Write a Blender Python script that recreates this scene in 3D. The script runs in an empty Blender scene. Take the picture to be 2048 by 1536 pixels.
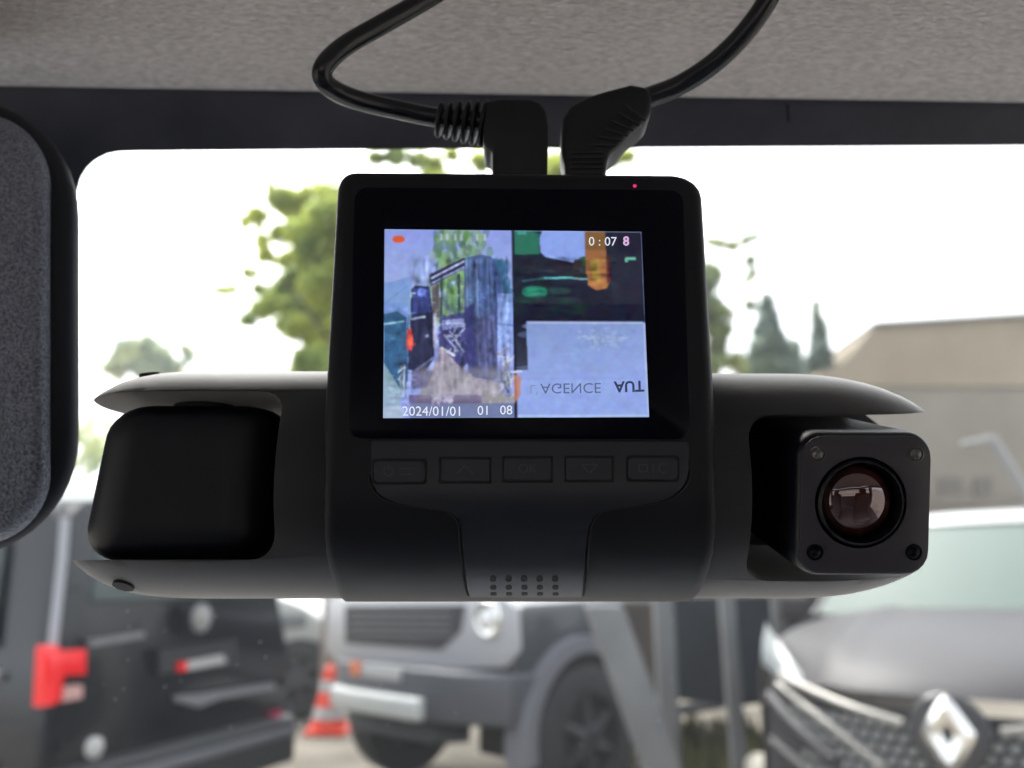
import bpy, bmesh, math, random
import numpy as np
from mathutils import Vector, Matrix
R = math.radians
random.seed(7)
S = bpy.context.scene
COL = S.collection

# ------------------------------------------------------------ camera, world, sun, exposure
FPX = 1774.0                      # focal length in pixels of the 2048 px wide photograph
PITCH = R(12.46)
CP, SP = math.cos(PITCH), math.sin(PITCH)
EYE = Vector((0, 0, 1.4))
cd = bpy.data.cameras.new('camera')
cam = bpy.data.objects.new('camera', cd)
COL.objects.link(cam)
cam.location = EYE
cam.rotation_euler = (R(90) + PITCH, 0, 0)
cd.sensor_width = 36
cd.lens = FPX / 2048 * 36
cd.clip_start = 0.01
cd.clip_end = 600
cd.dof.use_dof = True
cd.dof.focus_distance = 0.152
cd.dof.aperture_fstop = 15.5
S.camera = cam

SUN_EL, SUN_AZ = R(52), R(-25)    # azimuth measured from +Y towards +X
w = bpy.data.worlds.new('World')
S.world = w
w.use_nodes = True
nt = w.node_tree
nt.nodes.clear()
sky = nt.nodes.new('ShaderNodeTexSky')
sky.sky_type = 'NISHITA'
sky.sun_disc = False
sky.sun_elevation = SUN_EL
sky.sun_rotation = SUN_AZ
sky.air_density = 1.0
sky.dust_density = 5.0
hs = nt.nodes.new('ShaderNodeHueSaturation')
hs.inputs['Saturation'].default_value = 0.28
bg = nt.nodes.new('ShaderNodeBackground')
bg.inputs['Strength'].default_value = 0.15
ow = nt.nodes.new('ShaderNodeOutputWorld')
nt.links.new(sky.outputs[0], hs.inputs['Color'])
nt.links.new(hs.outputs[0], bg.inputs['Color'])
nt.links.new(bg.outputs[0], ow.inputs['Surface'])
sl = bpy.data.lights.new('sun', 'SUN')
sl.energy = 0.7
sl.angle = R(28)
sl.color = (1.0, 0.96, 0.9)
so = bpy.data.objects.new('sun', sl)
COL.objects.link(so)
sd = Vector((math.sin(SUN_AZ) * math.cos(SUN_EL), math.cos(SUN_AZ) * math.cos(SUN_EL), math.sin(SUN_EL)))
so.rotation_euler = sd.to_track_quat('Z', 'Y').to_euler()
so.location = sd * 30
S.view_settings.view_transform = 'Standard'
S.view_settings.look = 'None'
S.view_settings.gamma = 1
S.view_settings.use_curve_mapping = False
EXPO = 2.2
GLARE_DENSITY = 0.0042
S.view_settings.exposure = EXPO
S.cycles.use_denoising = True
S.cycles.max_bounces = 10
S.cycles.transparent_max_bounces = 16

# ------------------------------------------------------------ helpers
def ray(px, py):
    u, v = (px - 1024) / FPX, (768 - py) / FPX
    return Vector((u, CP - v * SP, SP + v * CP))
def P(px, py, Y):                 # point of the vertical plane y = Y seen at that pixel
    d = ray(px, py)
    return EYE + d * (Y / d.y)
def PP(px, py, p0, n):            # point of any plane
    d = ray(px, py)
    return EYE + d * ((p0 - EYE).dot(n) / d.dot(n))

def mat(name, col, rough=0.5, metal=0.0, spec=0.5, coat=0.0, bump=None, var=None, emis=None, sheen=0.0):
    m = bpy.data.materials.new(name)
    m.use_nodes = True
    t = m.node_tree
    b = t.nodes['Principled BSDF']
    b.inputs['Base Color'].default_value = (*col, 1)
    b.inputs['Roughness'].default_value = rough
    b.inputs['Metallic'].default_value = metal
    b.inputs['Specular IOR Level'].default_value = spec
    b.inputs['Coat Weight'].default_value = coat
    b.inputs['Sheen Weight'].default_value = sheen
    b.inputs['Sheen Roughness'].default_value = 0.45
    if emis:
        b.inputs['Emission Color'].default_value = (*emis[0], 1)
        b.inputs['Emission Strength'].default_value = emis[1]
    tc = t.nodes.new('ShaderNodeTexCoord')
    if var:                        # (scale, amount, stretch)
        mp = t.nodes.new('ShaderNodeMapping'); t.links.new(tc.outputs['Object'], mp.inputs[0])
        mp.inputs['Scale'].default_value = var[2] if len(var) > 2 else (1, 1, 1)
        n = t.nodes.new('ShaderNodeTexNoise'); n.inputs['Scale'].default_value = var[0]; n.inputs['Detail'].default_value = 6
        t.links.new(mp.outputs[0], n.inputs['Vector'])
        r = t.nodes.new('ShaderNodeValToRGB'); a = var[1]
        r.color_ramp.elements[0].position = 0.3; r.color_ramp.elements[1].position = 0.7
        r.color_ramp.elements[0].color = (*[c * (1 - a) for c in col], 1)
        r.color_ramp.elements[1].color = (*[min(1, c * (1 + a)) for c in col], 1)
        t.links.new(n.outputs['Fac'], r.inputs[0]); t.links.new(r.outputs[0], b.inputs['Base Color'])
        if not bump:
            mr = t.nodes.new('ShaderNodeMapRange'); mr.inputs['To Min'].default_value = max(0, rough - 0.06); mr.inputs['To Max'].default_value = min(1, rough + 0.06)
            t.links.new(n.outputs['Fac'], mr.inputs['Value']); t.links.new(mr.outputs[0], b.inputs['Roughness'])
    if bump:                       # (scale, distance, strength, stretch)
        mp = t.nodes.new('ShaderNodeMapping'); t.links.new(tc.outputs['Object'], mp.inputs[0])
        mp.inputs['Scale'].default_value = bump[3] if len(bump) > 3 else (1, 1, 1)
        n = t.nodes.new('ShaderNodeTexNoise'); n.inputs['Scale'].default_value = bump[0]; n.inputs['Detail'].default_value = 3
        t.links.new(mp.outputs[0], n.inputs['Vector'])
        bp = t.nodes.new('ShaderNodeBump'); bp.inputs['Distance'].default_value = bump[1]; bp.inputs['Strength'].default_value = bump[2]
        t.links.new(n.outputs['Fac'], bp.inputs['Height']); t.links.new(bp.outputs[0], b.inputs['Normal'])
    return m

def mk(name, verts, faces, m, parent=None, smooth=None, origin=None):
    o0 = Vector((0, 0, 0))
    if parent is not None:
        q = parent
        while q.parent: q = q.parent
        o0 = Vector(q['origin'])
    elif origin is not None:
        o0 = Vector(origin)
    me = bpy.data.meshes.new(name)
    me.from_pydata([tuple(Vector(v) - o0) for v in verts], [], faces)
    me.validate(); 
    bm = bmesh.new(); bm.from_mesh(me)
    bmesh.ops.recalc_face_normals(bm, faces=bm.faces); bm.to_mesh(me); bm.free()
    me.materials.append(m)
    if smooth is not None:
        me.shade_smooth(); me.set_sharp_from_angle(angle=R(smooth))
    o = bpy.data.objects.new(name, me)
    COL.objects.link(o)
    if parent is not None: o.parent = parent
    else:
        o.location = o0; o['origin'] = tuple(o0)
    return o

def thing(name, label, cat, loc, group=None):
    o = bpy.data.objects.new(name, None)
    COL.objects.link(o)
    o.location = loc; o['origin'] = tuple(loc)
    o.empty_display_size = 0.05
    tag(o, label, cat, group)
    return o
def tag(o, label=None, cat=None, group=None, kind=None):
    if label: o['label'] = label
    if cat: o['category'] = cat
    if group: o['group'] = group
    if kind: o['kind'] = kind
    return o

class G:                           # geometry collector
    def __init__(s): s.v = []; s.f = []
    def add(s, v, f):
        k = len(s.v); s.v += [Vector(x) for x in v]; s.f += [tuple(i + k for i in q) for q in f]; return s
    def build(s, name, m, parent=None, smooth=None, origin=None): return mk(name, s.v, s.f, m, parent, smooth, origin)

def rings(rs, cap=True, close=True):
    n = len(rs[0]); v = [p for r in rs for p in r]; f = []
    for i in range(len(rs) - 1):
        for j in range(n if close else n - 1):
            a, b = i * n + j, i * n + (j + 1) % n
            f.append((a, b, b + n, a + n))
    if cap: f.append(tuple(range(n))); f.append(tuple(range((len(rs) - 1) * n, len(rs) * n)))
    return v, f

def rrect(cx, cy, hw, hh, r, seg=6):
    r = max(1e-6, min(r, hw * .999, hh * .999)); out = []
    for k, (sx, sy) in enumerate(((1, 1), (-1, 1), (-1, -1), (1, -1))):
        for i in range(seg + 1):
            a = R(90 * k) + R(90) * i / seg
            out.append((cx + sx * (hw - r) + r * math.cos(a), cy + sy * (hh - r) + r * math.sin(a)))
    return out

def rbox(c, d, r, seg=3, M=None):
    bm = bmesh.new(); bmesh.ops.create_cube(bm, size=1)
    for v in bm.verts: v.co = Vector((v.co.x * d[0], v.co.y * d[1], v.co.z * d[2]))
    if r > 0: bmesh.ops.bevel(bm, geom=list(bm.edges), offset=r, segments=seg, affect='EDGES', profile=0.5)
    vs = [v.co.copy() + Vector(c) for v in bm.verts]
    if M: vs = [M @ v for v in vs]
    f = [tuple(v.index for v in q.verts) for q in bm.faces]
    bm.free(); return vs, f

def smoothpath(pts, n=8):
    out = []
    for i in range(len(pts) - 1):
        p0, p1, p2, p3 = pts[max(i - 1, 0)], pts[i], pts[i + 1], pts[min(i + 2, len(pts) - 1)]
        for k in range(n):
            t = k / n
            out.append(0.5 * ((2 * p1) + (p2 - p0) * t + (2 * p0 - 5 * p1 + 4 * p2 - p3) * t * t + (3 * p1 - p0 - 3 * p2 + p3) * t ** 3))
    out.append(pts[-1]); return out

def tube(path, rad, seg=14, cap=True):
    path = [Vector(p) for p in path]; rs = []; up = None
    for i, p in enumerate(path):
        t = (path[min(i + 1, len(path) - 1)] - path[max(i - 1, 0)]).normalized()
        if up is None: up = Vector((0, 0, 1)) if abs(t.z) < .9 else Vector((1, 0, 0))
        a = t.cross(up).normalized(); up = a.cross(t).normalized()
        r = rad[i] if isinstance(rad, (list, tuple)) else rad
        rs.append([p + (a * math.cos(2 * math.pi * k / seg) + up * math.sin(2 * math.pi * k / seg)) * r for k in range(seg)])
    return rings(rs, cap)

def lathe(c, axis, prof, seg=28, cap=False):   # prof: (distance along axis, radius)
    axis = Vector(axis).normalized()
    a = axis.orthogonal().normalized(); b = axis.cross(a)
    rs = [[Vector(c) + axis * h + (a * math.cos(2 * math.pi * k / seg) + b * math.sin(2 * math.pi * k / seg)) * max(r, 1e-6) for k in range(seg)] for h, r in prof]
    return rings(rs, cap)

def prism(front, off):             # polygon (list of points) pushed back by the vector off
    n = len(front); v = [Vector(p) for p in front] + [Vector(p) + off for p in front]
    f = [tuple(range(n)), tuple(range(2 * n - 1, n - 1, -1))] + [(i, (i + 1) % n, n + (i + 1) % n, n + i) for i in range(n)]
    return v, f

def bevelled(vf, r, seg=2, angle=30):
    bm = bmesh.new(); vs = [bm.verts.new(v) for v in vf[0]]
    for f in vf[1]: bm.faces.new([vs[i] for i in f])
    bmesh.ops.recalc_face_normals(bm, faces=bm.faces)
    es = [e for e in bm.edges if len(e.link_faces) == 2 and e.calc_face_angle(0) > R(angle)]
    bmesh.ops.bevel(bm, geom=es, offset=r, segments=seg, affect='EDGES', profile=0.5, clamp_overlap=True)
    bm.verts.index_update()
    out = [v.co.copy() for v in bm.verts], [tuple(v.index for v in q.verts) for q in bm.faces]
    bm.free(); return out

def boolean(va, vb):
    a = mk('a', *va, MAT['plastic']); b = mk('b', *vb, MAT['plastic'])
    md = a.modifiers.new('b', 'BOOLEAN'); md.operation = 'DIFFERENCE'; md.object = b; md.solver = 'EXACT'
    dg = bpy.context.evaluated_depsgraph_get(); dg.update()
    me = bpy.data.meshes.new_from_object(a.evaluated_get(dg))
    out = [v.co.copy() for v in me.vertices], [tuple(p.vertices) for p in me.polygons]
    for o in (a, b): bpy.data.objects.remove(o)
    return out

MAT = {}
MAT['plastic'] = mat('matte_black_plastic', (0.0018, 0.0030, 0.0075), 0.50, spec=.34, sheen=0.04, bump=(2600, 0.00003, 0.35))
MAT['arm'] = mat('arm_plastic', (0.0020, 0.0032, 0.0072), 0.58, spec=.42, sheen=0.65, var=(90, .12), bump=(2600, 0.00004, 0.5))
MAT['plastic_panel'] = mat('satin_black_plastic', (0.0120, 0.0145, 0.0235), 0.38, bump=(2600, 0.00002, 0.3))
MAT['module'] = mat('module_plastic', (0.0020, 0.0032, 0.0075), 0.42, spec=.36, bump=(3000, 0.00002, 0.3))
MAT['face'] = mat('lens_face_plastic', (0.034, 0.031, 0.040), 0.5, bump=(3000, 0.00003, 0.4))
MAT['gap'] = mat('gap_black', (0.002, 0.002, 0.003), 0.7)
MAT['screen_glass'] = mat('screen_glass', (0.0008, 0.0012, 0.0065), 0.30, spec=0.12)
MAT['mark'] = mat('embossed_mark', (0.034, 0.037, 0.048), 0.4)
MAT['cable'] = mat('cable_rubber', (0.009, 0.010, 0.016), 0.26)
MAT['rubber'] = mat('plug_rubber', (0.003, 0.0035, 0.008), 0.5)

# ------------------------------------------------------------ the car the photo is taken from
Yh = 0.215
MAT['headliner'] = mat('headliner_fabric', (0.62, 0.585, 0.565), 0.95, spec=0.1, var=(1000, 0.24, (0.4, 1.5, 1)), bump=(950, 0.0020, 1.0, (0.5, 1.5, 1)))
MAT['frit'] = mat('ceramic_band', (0.050, 0.054, 0.076), 0.45, spec=0.6, var=(60, 0.25))
MAT['dash'] = mat('dashboard_grain', (0.25, 0.26, 0.285), 0.6, bump=(900, 0.0008, 0.5))
MAT['trim'] = mat('cabin_trim', (0.11, 0.118, 0.135), 0.7, bump=(700, 0.0008, 0.5))
MAT['seat'] = mat('seat_cloth', (0.05, 0.05, 0.055), 0.9, bump=(900, 0.001, 0.6))
car = thing('car_interior', 'inside of a car seen from its seat: grey brown fabric ceiling above a dark-edged windshield', 'car interior', (0, 0, 0))
zl, zr = P(0, 178, Yh).z, P(2048, 211, Yh).z
xl, xr = P(0, 178, Yh).x, P(2048, 211, Yh).x
def zedge(x): return zl + (zr - zl) * (x - xl) / (xr - xl)
vs, fs = [], []
xs = [-0.62 + 1.24 * i / 60 for i in range(61)]
prof = [(Yh - 0.0005, 0.016), (Yh, 0.004), (Yh, 0.0015), (Yh - 0.0008, 0.0004), (Yh - 0.002, 0.0)] + [(Yh - 0.002 - d, 0.05 * d) for d in (0.01, 0.02, 0.03, 0.04, 0.05, 0.08, 0.15, 0.3, 0.6, 1.0, 1.5)]
prof2 = [(y, z + 0.02) for y, z in prof[::-1]]
for x in xs:
    for y, dz in prof: vs.append((x, y, zedge(x) + dz))
n = len(prof)
for i in range(60):
    for j in range(n - 1): fs.append((i * n + j, i * n + j + 1, (i + 1) * n + j + 1, (i + 1) * n + j))
mk('headliner', vs, fs, MAT['headliner'], car, 60)
# roof skin above
mk('roof', *rbox((0, -0.66, 1.585), (1.30, 1.72, 0.012), 0.004), MAT['trim'], car)
GN = Vector((0, 0.866, 0.5)); G0 = Vector((0, 0.2175, 1.4 + 0.1262))
MAT['pane'] = bpy.data.materials.new('clear_pane'); MAT['pane'].use_nodes = True
t = MAT['pane'].node_tree; t.nodes.clear(); tb = t.nodes.new('ShaderNodeBsdfTransparent'); tb.inputs[0].default_value = (0.965, 0.985, 0.975, 1)
to = t.nodes.new('ShaderNodeOutputMaterial'); t.links.new(tb.outputs[0], to.inputs[0])
gd = Vector((0, 0.5, -0.866))
def gp(x, s, off=0): return G0 + Vector((x, 0, 0)) + gd * s + GN * off
ws = mk('windshield', [gp(-.62, -.02, .003), gp(.62, -.02, .003), gp(.62, .66, .003), gp(-.62, .66, .003)], [(0, 1, 2, 3)], MAT['pane'], car)
fp = [(2500, 288), (1700, 293), (1024, 297), (600, 300), (262, 303), (235, 304), (212, 309), (190, 320), (172, 336), (160, 356), (153, 380), (150, 420),
      (150, 700), (148, 850), (70, 960), (-500, 960), (-500, 150), (400, 150), (1024, 150), (1700, 160), (2500, 170)]
band = [PP(x, y, G0, GN) for x, y in fp]
mk('ceramic_band', *prism(band, GN * 0.0008), MAT['frit'], ws)
# small seam mark on the band
mk('seam', *prism([PP(x, y, G0 - GN * .0004, GN) for x, y in ((1573, 208), (1577, 208), (1579, 244), (1575, 244))], GN * 0.0003), MAT['gap'], ws)
dg_ = G()
for _ in range(46):
    x, y = random.choice(((random.uniform(180, 640), random.uniform(1215, 1520)), (random.uniform(620, 1550), random.uniform(1215, 1520))))
    c = PP(x, y, G0 - GN * .001, GN); r_ = random.uniform(.00008, .00022)
    dg_.add(*rbox(c, (r_ * 2, r_, r_ * 2), r_ * .3, 1))
dg_ = dg_.build('dust_specks', mat('dust', (.5, .5, .48), .9), ws); dg_['kind'] = 'stuff'
# cabin around the camera (shades it as the real one does)
mk('dashboard', *bevelled(prism([(-.72, .18, .93), (-.72, .25, 1.0), (-.72, .62, .97), (-.72, .62, .5), (-.72, .25, .45)], Vector((1.44, 0, 0))), .02), MAT['dash'], car, 40)
for sx in (-1, 1):
    g = G()
    g.add(*rbox((sx * .71, -.45, .68), (.05, 2.1, .52), .01))
    g.add(*rbox((sx * .70, -.62, 1.27), (.06, .12, .70), .01))
    g.add(*rbox((sx * .70, -1.42, 1.2), (.06, .22, .60), .01))
    g.add(*rbox((sx * .69, -.45, 1.53), (.08, 2.0, .06), .01))
    g.add(*tube([(sx * .66, .15, 1.53), (sx * .70, .60, .93)], .035))
    g.build('side_panel', MAT['trim'], car, 40)
g = G()
g.add(*rbox((0, -1.5, .78), (1.44, .06, .6), .01)); g.add(*rbox((0, -1.5, 1.5), (1.44, .06, .1), .01))
g.build('rear_panel', MAT['trim'], car)
mk('floor_pan', *rbox((0, -.45, .42), (1.44, 2.2, .04), .005), MAT['trim'], car)
for x in (-.44, .44):
    g = G(); g.add(*rbox((x, -.42, .72), (.48, .5, .16), .05, 4)); g.add(*rbox((x, -.68, 1.02), (.46, .14, .62), .06, 4)); g.add(*rbox((x, -.70, 1.38), (.22, .10, .17), .04, 4))
    g.build('seat', MAT['seat'], car, 60)

# rear-view mirror housing at the left edge
mir = thing('mirror_housing', 'grained dark plastic back of the rear-view mirror at the left edge of the windshield', 'mirror housing', P(-250, 650, .19))
MAT['mir'] = mat('mirror_rim', (0.018, 0.021, 0.030), 0.65, spec=.25)
MAT['grain'] = mat('mirror_grain', (0.215, 0.235, 0.30), 0.45, var=(1500, 0.55), bump=(1500, 0.0012, 1.0))
def plate(px0, px1, py0, py1, Y, depth, rad, steps, m, name, parent):
    cx, cy, hw, hh = (px0 + px1) / 2, (py0 + py1) / 2, (px1 - px0) / 2, (py1 - py0) / 2
    rs = []
    for i in range(steps + 1):
        t = i / steps; ins = rad * .30 * (1 - math.sin(t * math.pi / 2))
        rs.append([P(x, y, Y + .006 * t * t) for x, y in rrect(cx, cy, hw - ins, hh - ins, rad - ins, 12)])
    rs.append([P(x, y, Y + .006 + depth) for x, y in rrect(cx, cy, hw, hh, rad, 12)])
    return mk(name, *rings(rs), m, parent, 50)
plate(-900, 158, 196, 1112, .178, .014, 240, 10, MAT['mir'], 'shell', mir)
plate(-880, 104, 226, 1090, .1745, .006, 150, 12, MAT['grain'], 'grained_face', mir)
mk('stalk', *tube([P(-350, 500, .190), P(-350, 420, .235)], .008), MAT['mir'], mir, 40)

# ------------------------------------------------------------ the dash camera
AY, AZ, RB = 0.1720, 1.4182, 0.0222
root = thing('dash_camera', 'black three-lens dash camera with a lit split screen hanging behind the windshield', 'dash camera', (0, AY, AZ))
def yfront(z):
    dz = z - AZ
    return AY - RB if dz >= 0 else AY - math.sqrt(max(RB * RB - dz * dz, 0))
def SF(px, py, off=0.0):           # point on the front of the body, off metres towards the viewer
    d = ray(px, py); Y = AY - RB
    for _ in range(40):
        z = EYE.z + d.z * (Y / d.y); Y += 0.6 * (yfront(z) - Y)
    z = EYE.z + d.z * (Y / d.y); dz = z - AZ
    nrm = Vector((0, -1, 0)) if dz >= 0 else Vector((0, -(AY - yfront(z)) / RB, dz / RB)).normalized()
    return EYE + d * (Y / d.y) + nrm * off
X0, X1 = -.0324, .0346
ztop = P(1024, 343, AY - RB).z
rs = []
lv = [AZ - RB * math.cos(R(a)) for a in (4, 10, 17, 25, 34, 43, 52, 61, 70, 80, 90)]
lv += [AZ + .008, AZ + .016, AZ + .019, AZ + .022, AZ + .030, AZ + .040, ztop - .006] + [ztop - .0042 * (1 - math.sin(R(a))) for a in (0, 20, 40, 60, 75, 90)]
for z in lv:
    dz = z - AZ; yf = yfront(z)
    c = math.sqrt(max(RB * RB - dz * dz, 0)); yb = AY + c if dz < .014 else max(AY + c if dz < RB else 0, AY - .0045)
    ins = 0.0; iy = 0.0
    if dz < -.010: ins = .0016 * ((-.010 - dz) / .0113) ** 2.2
    if z > ztop - .0042: q = (z - (ztop - .0042)) / .0042; ins = .0042 * (1 - math.sqrt(max(0, 1 - q * q))); iy = .0012 * (1 - math.sqrt(max(0, 1 - q * q)))
    top_ = z > AZ; fl = .0007 * min(1, (ztop - z) / .07)
    hw, hh = (X1 - X0) / 2 - ins * (.68 if top_ else 1) + fl, max((yb - yf) / 2 - iy, .0004)
    rs.append([Vector((x, y, z)) for x, y in rrect((X0 + X1) / 2 - (ins * .32 if top_ else 0), (yf + yb) / 2, hw, hh, .0026, 6)])
body = mk('body', *rings(rs), MAT['plastic'], root, 40)

# raised T-shaped panel round the keys
Lt = [(884, 737), (950, 737), (968, 740), (985, 750), (997, 766), (1006, 790), (1012, 825), (1020, 885), (1028, 902), (1038, 911), (1055, 917), (1100, 921), (1150, 927), (1178, 933), (1190, 938)]
Rt = [(884, 1374), (940, 1373), (962, 1368), (980, 1355), (993, 1338), (1002, 1315), (1010, 1270), (1020, 1205), (1027, 1190), (1038, 1180), (1055, 1172), (1100, 1168), (1150, 1166), (1178, 1164), (1190, 1162)]
def ip(T, y): return float(np.interp(y, [a for a, b in T], [b for a, b in T]))
rows = sorted(set(list(range(884, 1190, 6)) + [a for a, b in Lt] + [a for a, b in Rt])); g = G()
NX = 14; OFF = .00045; vv = []
for y in rows:
    a, b = ip(Lt, y), ip(Rt, y)
    vv.append(SF(a - 1, y, -.0003)); 
    for k in range(NX + 1):
        x = a + (b - a) * k / NX
        vv.append(SF(x + (2 if k == 0 else -2 if k == NX else 0), y, OFF))
    vv.append(SF(b + 1, y, -.0003))
n = NX + 3
mk('control_panel', vv, [(i * n + j, i * n + j + 1, (i + 1) * n + j + 1, (i + 1) * n + j) for i in range(len(rows) - 1) for j in range(n - 1)], MAT['plastic_panel'], root, 50)
for T, s in ((Lt, -1), (Rt, 1)):
    path = smoothpath([SF(b + s * 4, a, .0) for a, b in T[1:]], 4)
    mk('panel_seam', *tube(path, .00022, 8), MAT['gap'], root, 60)

# five keys
def text_mesh(body, size, flipz=False, bold=0.0, sx=1.0):
    c = bpy.data.curves.new('t', 'FONT'); c.body = body; c.size = 1; c.offset = bold; c.align_x = 'CENTER'; c.align_y = 'CENTER'
    c.resolution_u = 3
    o = bpy.data.objects.new('t', c); COL.objects.link(o)
    dg = bpy.context.evaluated_depsgraph_get(); dg.update()
    me = bpy.data.meshes.new_from_object(o.evaluated_get(dg))
    v = [(p.co.x * size * sx, p.co.y * size * (-1 if flipz else 1)) for p in me.vertices]; f = [tuple(p.vertices) for p in me.polygons]
    bpy.data.objects.remove(o); return v, f
def on_front(v2, px, py, off):     # 2-D marks in photo pixels round (px, py), y up
    return [SF(px + x, py - y, off) for x, y in v2]
def stroke(pts, wd):               # flat polyline strokes as quads, in pixels
    v, f = [], []
    for (ax, ay), (bx, by) in zip(pts[:-1], pts[1:]):
        L = math.hypot(bx - ax, by - ay) or 1; nx, ny = -(by - ay) / L * wd / 2, (bx - ax) / L * wd / 2; k = len(v)
        v += [(ax + nx, ay + ny), (bx + nx, by + ny), (bx - nx, by - ny), (ax - nx, ay - ny)]; f.append((k, k + 1, k + 2, k + 3))
    return v, f
keys = [(742, 848, 920, 968), (874, 976, 916, 966), (1000, 1099, 914, 964), (1124, 1221, 913, 963), (1248, 1352, 912, 962)]
def fullkey(k, inset, off, m, name, parent, depth):
    x0, x1, y0, y1 = keys[k]; cx, cy = (x0 + x1) / 2, (y0 + y1) / 2; hw, hh = (x1 - x0) / 2 - inset, (y1 - y0) / 2 - inset
    r = 4 if 0 < k < 4 else 9
    o1 = rrect(0, 0, hw, hh, r, 4); o2 = rrect(0, 0, hw - 2, hh - 2, max(r - 2, 1), 4)
    rs = [on_front(o1, cx, cy, off - depth), on_front(o1, cx, cy, off - .00018), on_front(o2, cx, cy, off)]
    return mk(name, *rings(rs), m, parent, 40)
for k in range(5):
    fullkey(k, -3, OFF + .00006, MAT['gap'], 'key_recess', root, .0003)
    kb = fullkey(k, 3, OFF + .00040, MAT['plastic_panel'], 'button', root, .0003)
    x0, x1, y0, y1 = keys[k]; cx, cy = (x0 + x1) / 2, (y0 + y1) / 2
    g = G()
    if k == 0:
        arc = [(-22 + 9 * math.cos(R(a)), 9 * math.sin(R(a))) for a in range(120, 421, 25)]
        parts = [stroke(arc, 2.4), stroke([(-22, 2), (-22, 12)], 2.4), stroke([(0, -6), (26, -6)], 2.4), stroke([(0, 5), (26, 5)], 2.4)]
    elif k == 1: parts = [stroke([(-16, -8), (0, 9), (16, -8)], 3)]
    elif k == 2: parts = [text_mesh('OK', 26)]
    elif k == 3: parts = [stroke([(-16, 8), (0, -9), (16, 8)], 3), stroke([(-16, 8), (16, 8)], 2.4)]
    else: parts = [stroke([(-28, -7), (-28, 7), (-12, 7), (-12, -7), (-28, -7)], 2.4), stroke([(0, 9), (0, -9)], 2.4)] + [stroke([(20 + 9 * math.cos(R(a)), 9 * math.sin(R(a))) for a in range(45, 316, 27)], 2.4)]
    for v2, f in parts: g.add(on_front(v2, cx, cy, OFF + .00046), f)
    g.build('key_symbol', MAT['mark'], kb)

# speaker holes
g = G()
for r_, y in enumerate((1153, 1170, 1183)):
    for c_ in range(5):
        x = 983 + c_ * 31 + r_ * 1
        v2 = rrect(0, 0, 6.5, (6, 4.5, 3)[r_], 5, 4)
        pts = on_front(v2, x, y, OFF + .00005)
        g.add(*prism(pts, Vector((0, .0004, .0002))))
gr = g.build('speaker_grille', MAT['gap'], root)

# screen glass + display
def frontplate(x0, x1, y0, y1, r, off, depth, m, name, parent, taper=0):
    o = rrect((x0 + x1) / 2, -(y0 + y1) / 2, (x1 - x0) / 2, (y1 - y0) / 2, r, 6)
    def sk(p):                     # widen towards the bottom like the body's own edges do in the picture
        x, y = p; t = (-y - y0) / (y1 - y0); return x + taper * t * (x - (x0 + x1) / 2) / ((x1 - x0) / 2), y
    o = [sk(p) for p in o]; o2 = [(x + (-2 if x > (x0 + x1) / 2 else 2), y + (-2 if -y < (y0 + y1) / 2 else 2)) for x, y in o]
    rs = [[SF(x, -y, off - depth) for x, y in o], [SF(x, -y, off - .00015) for x, y in o], [SF(x, -y, off) for x, y in o2]]
    return mk(name, *rings(rs), m, parent, 40)
frontplate(706, 1362, 378, 878, 26, .00030, .0006, MAT['screen_glass'], 'screen_glass', root, 14)

# the picture on the display, drawn pixel by pixel (520 x 374), then laid on a fine grid
W_, H_ = 520, 374
img = np.zeros((H_, W_, 3)); YY, XX = np.mgrid[0:H_, 0:W_].astype(float)
rng = np.random.default_rng(3)
def srgb(*c): return np.array([(x / 255) ** 2.2 for x in c])
def poly(pts, c, a=1.0):
    inside = np.zeros((H_, W_), bool); n = len(pts); j = n - 1
    for i in range(n):
        xi, yi = pts[i]; xj, yj = pts[j]
        if yi != yj:
            cnd = ((yi > YY) != (yj > YY)) & (XX < (xj - xi) * (YY - yi) / (yj - yi) + xi); inside ^= cnd
        j = i
    img[inside] = img[inside] * (1 - a) + srgb(*c) * a
def rect(x0, y0, x1, y1, c, a=1.0): poly([(x0, y0), (x1, y0), (x1, y1), (x0, y1)], c, a)
def ell(cx, cy, rx, ry, c, a=1.0):
    m_ = ((XX - cx) / rx) ** 2 + ((YY - cy) / ry) ** 2 < 1; img[m_] = img[m_] * (1 - a) + srgb(*c) * a
def line(x0, y0, x1, y1, wd, c, a=1.0):
    L = math.hypot(x1 - x0, y1 - y0); nx, ny = -(y1 - y0) / L * wd / 2, (x1 - x0) / L * wd / 2
    poly([(x0 + nx, y0 + ny), (x1 + nx, y1 + ny), (x1 - nx, y1 - ny), (x0 - nx, y0 - ny)], c, a)
def blur(k):
    global img
    for _ in range(2):
        for ax in (0, 1):
            img = sum(np.roll(img, s, ax) for s in range(-k, k + 1)) / (2 * k + 1)
# left view
rect(0, 0, 256, 374, (150, 165, 228))
for i in range(10): rect(0, i * 15, 256, i * 15 + 15, (138 + i * 3, 152 + i * 4, 222), .6)
for _ in range(420):
    x, y = rng.normal(142, 34), rng.uniform(0, 190)
    if x < 88 + max(0, 90 - y) * .12 or x > 250: continue
    ell(x, y, rng.uniform(3, 8), rng.uniform(5, 16), [(92, 140, 66), (126, 170, 84), (100, 130, 120), (150, 180, 150), (70, 104, 90)][rng.integers(5)], .55)
for _ in range(120): ell(rng.normal(222, 14), rng.uniform(70, 150), 8, 14, (52, 96, 130), .5)
poly([(160, 58), (192, 50), (214, 54), (232, 90), (238, 130), (226, 160), (222, 300), (168, 310), (160, 170)], (66, 84, 132), .9)
for x in range(164, 226, 7): line(x, 60, x + 3, 290, 3, [(92, 112, 160), (46, 58, 100), (120, 146, 190)][(x // 7) % 3], .65)
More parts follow.
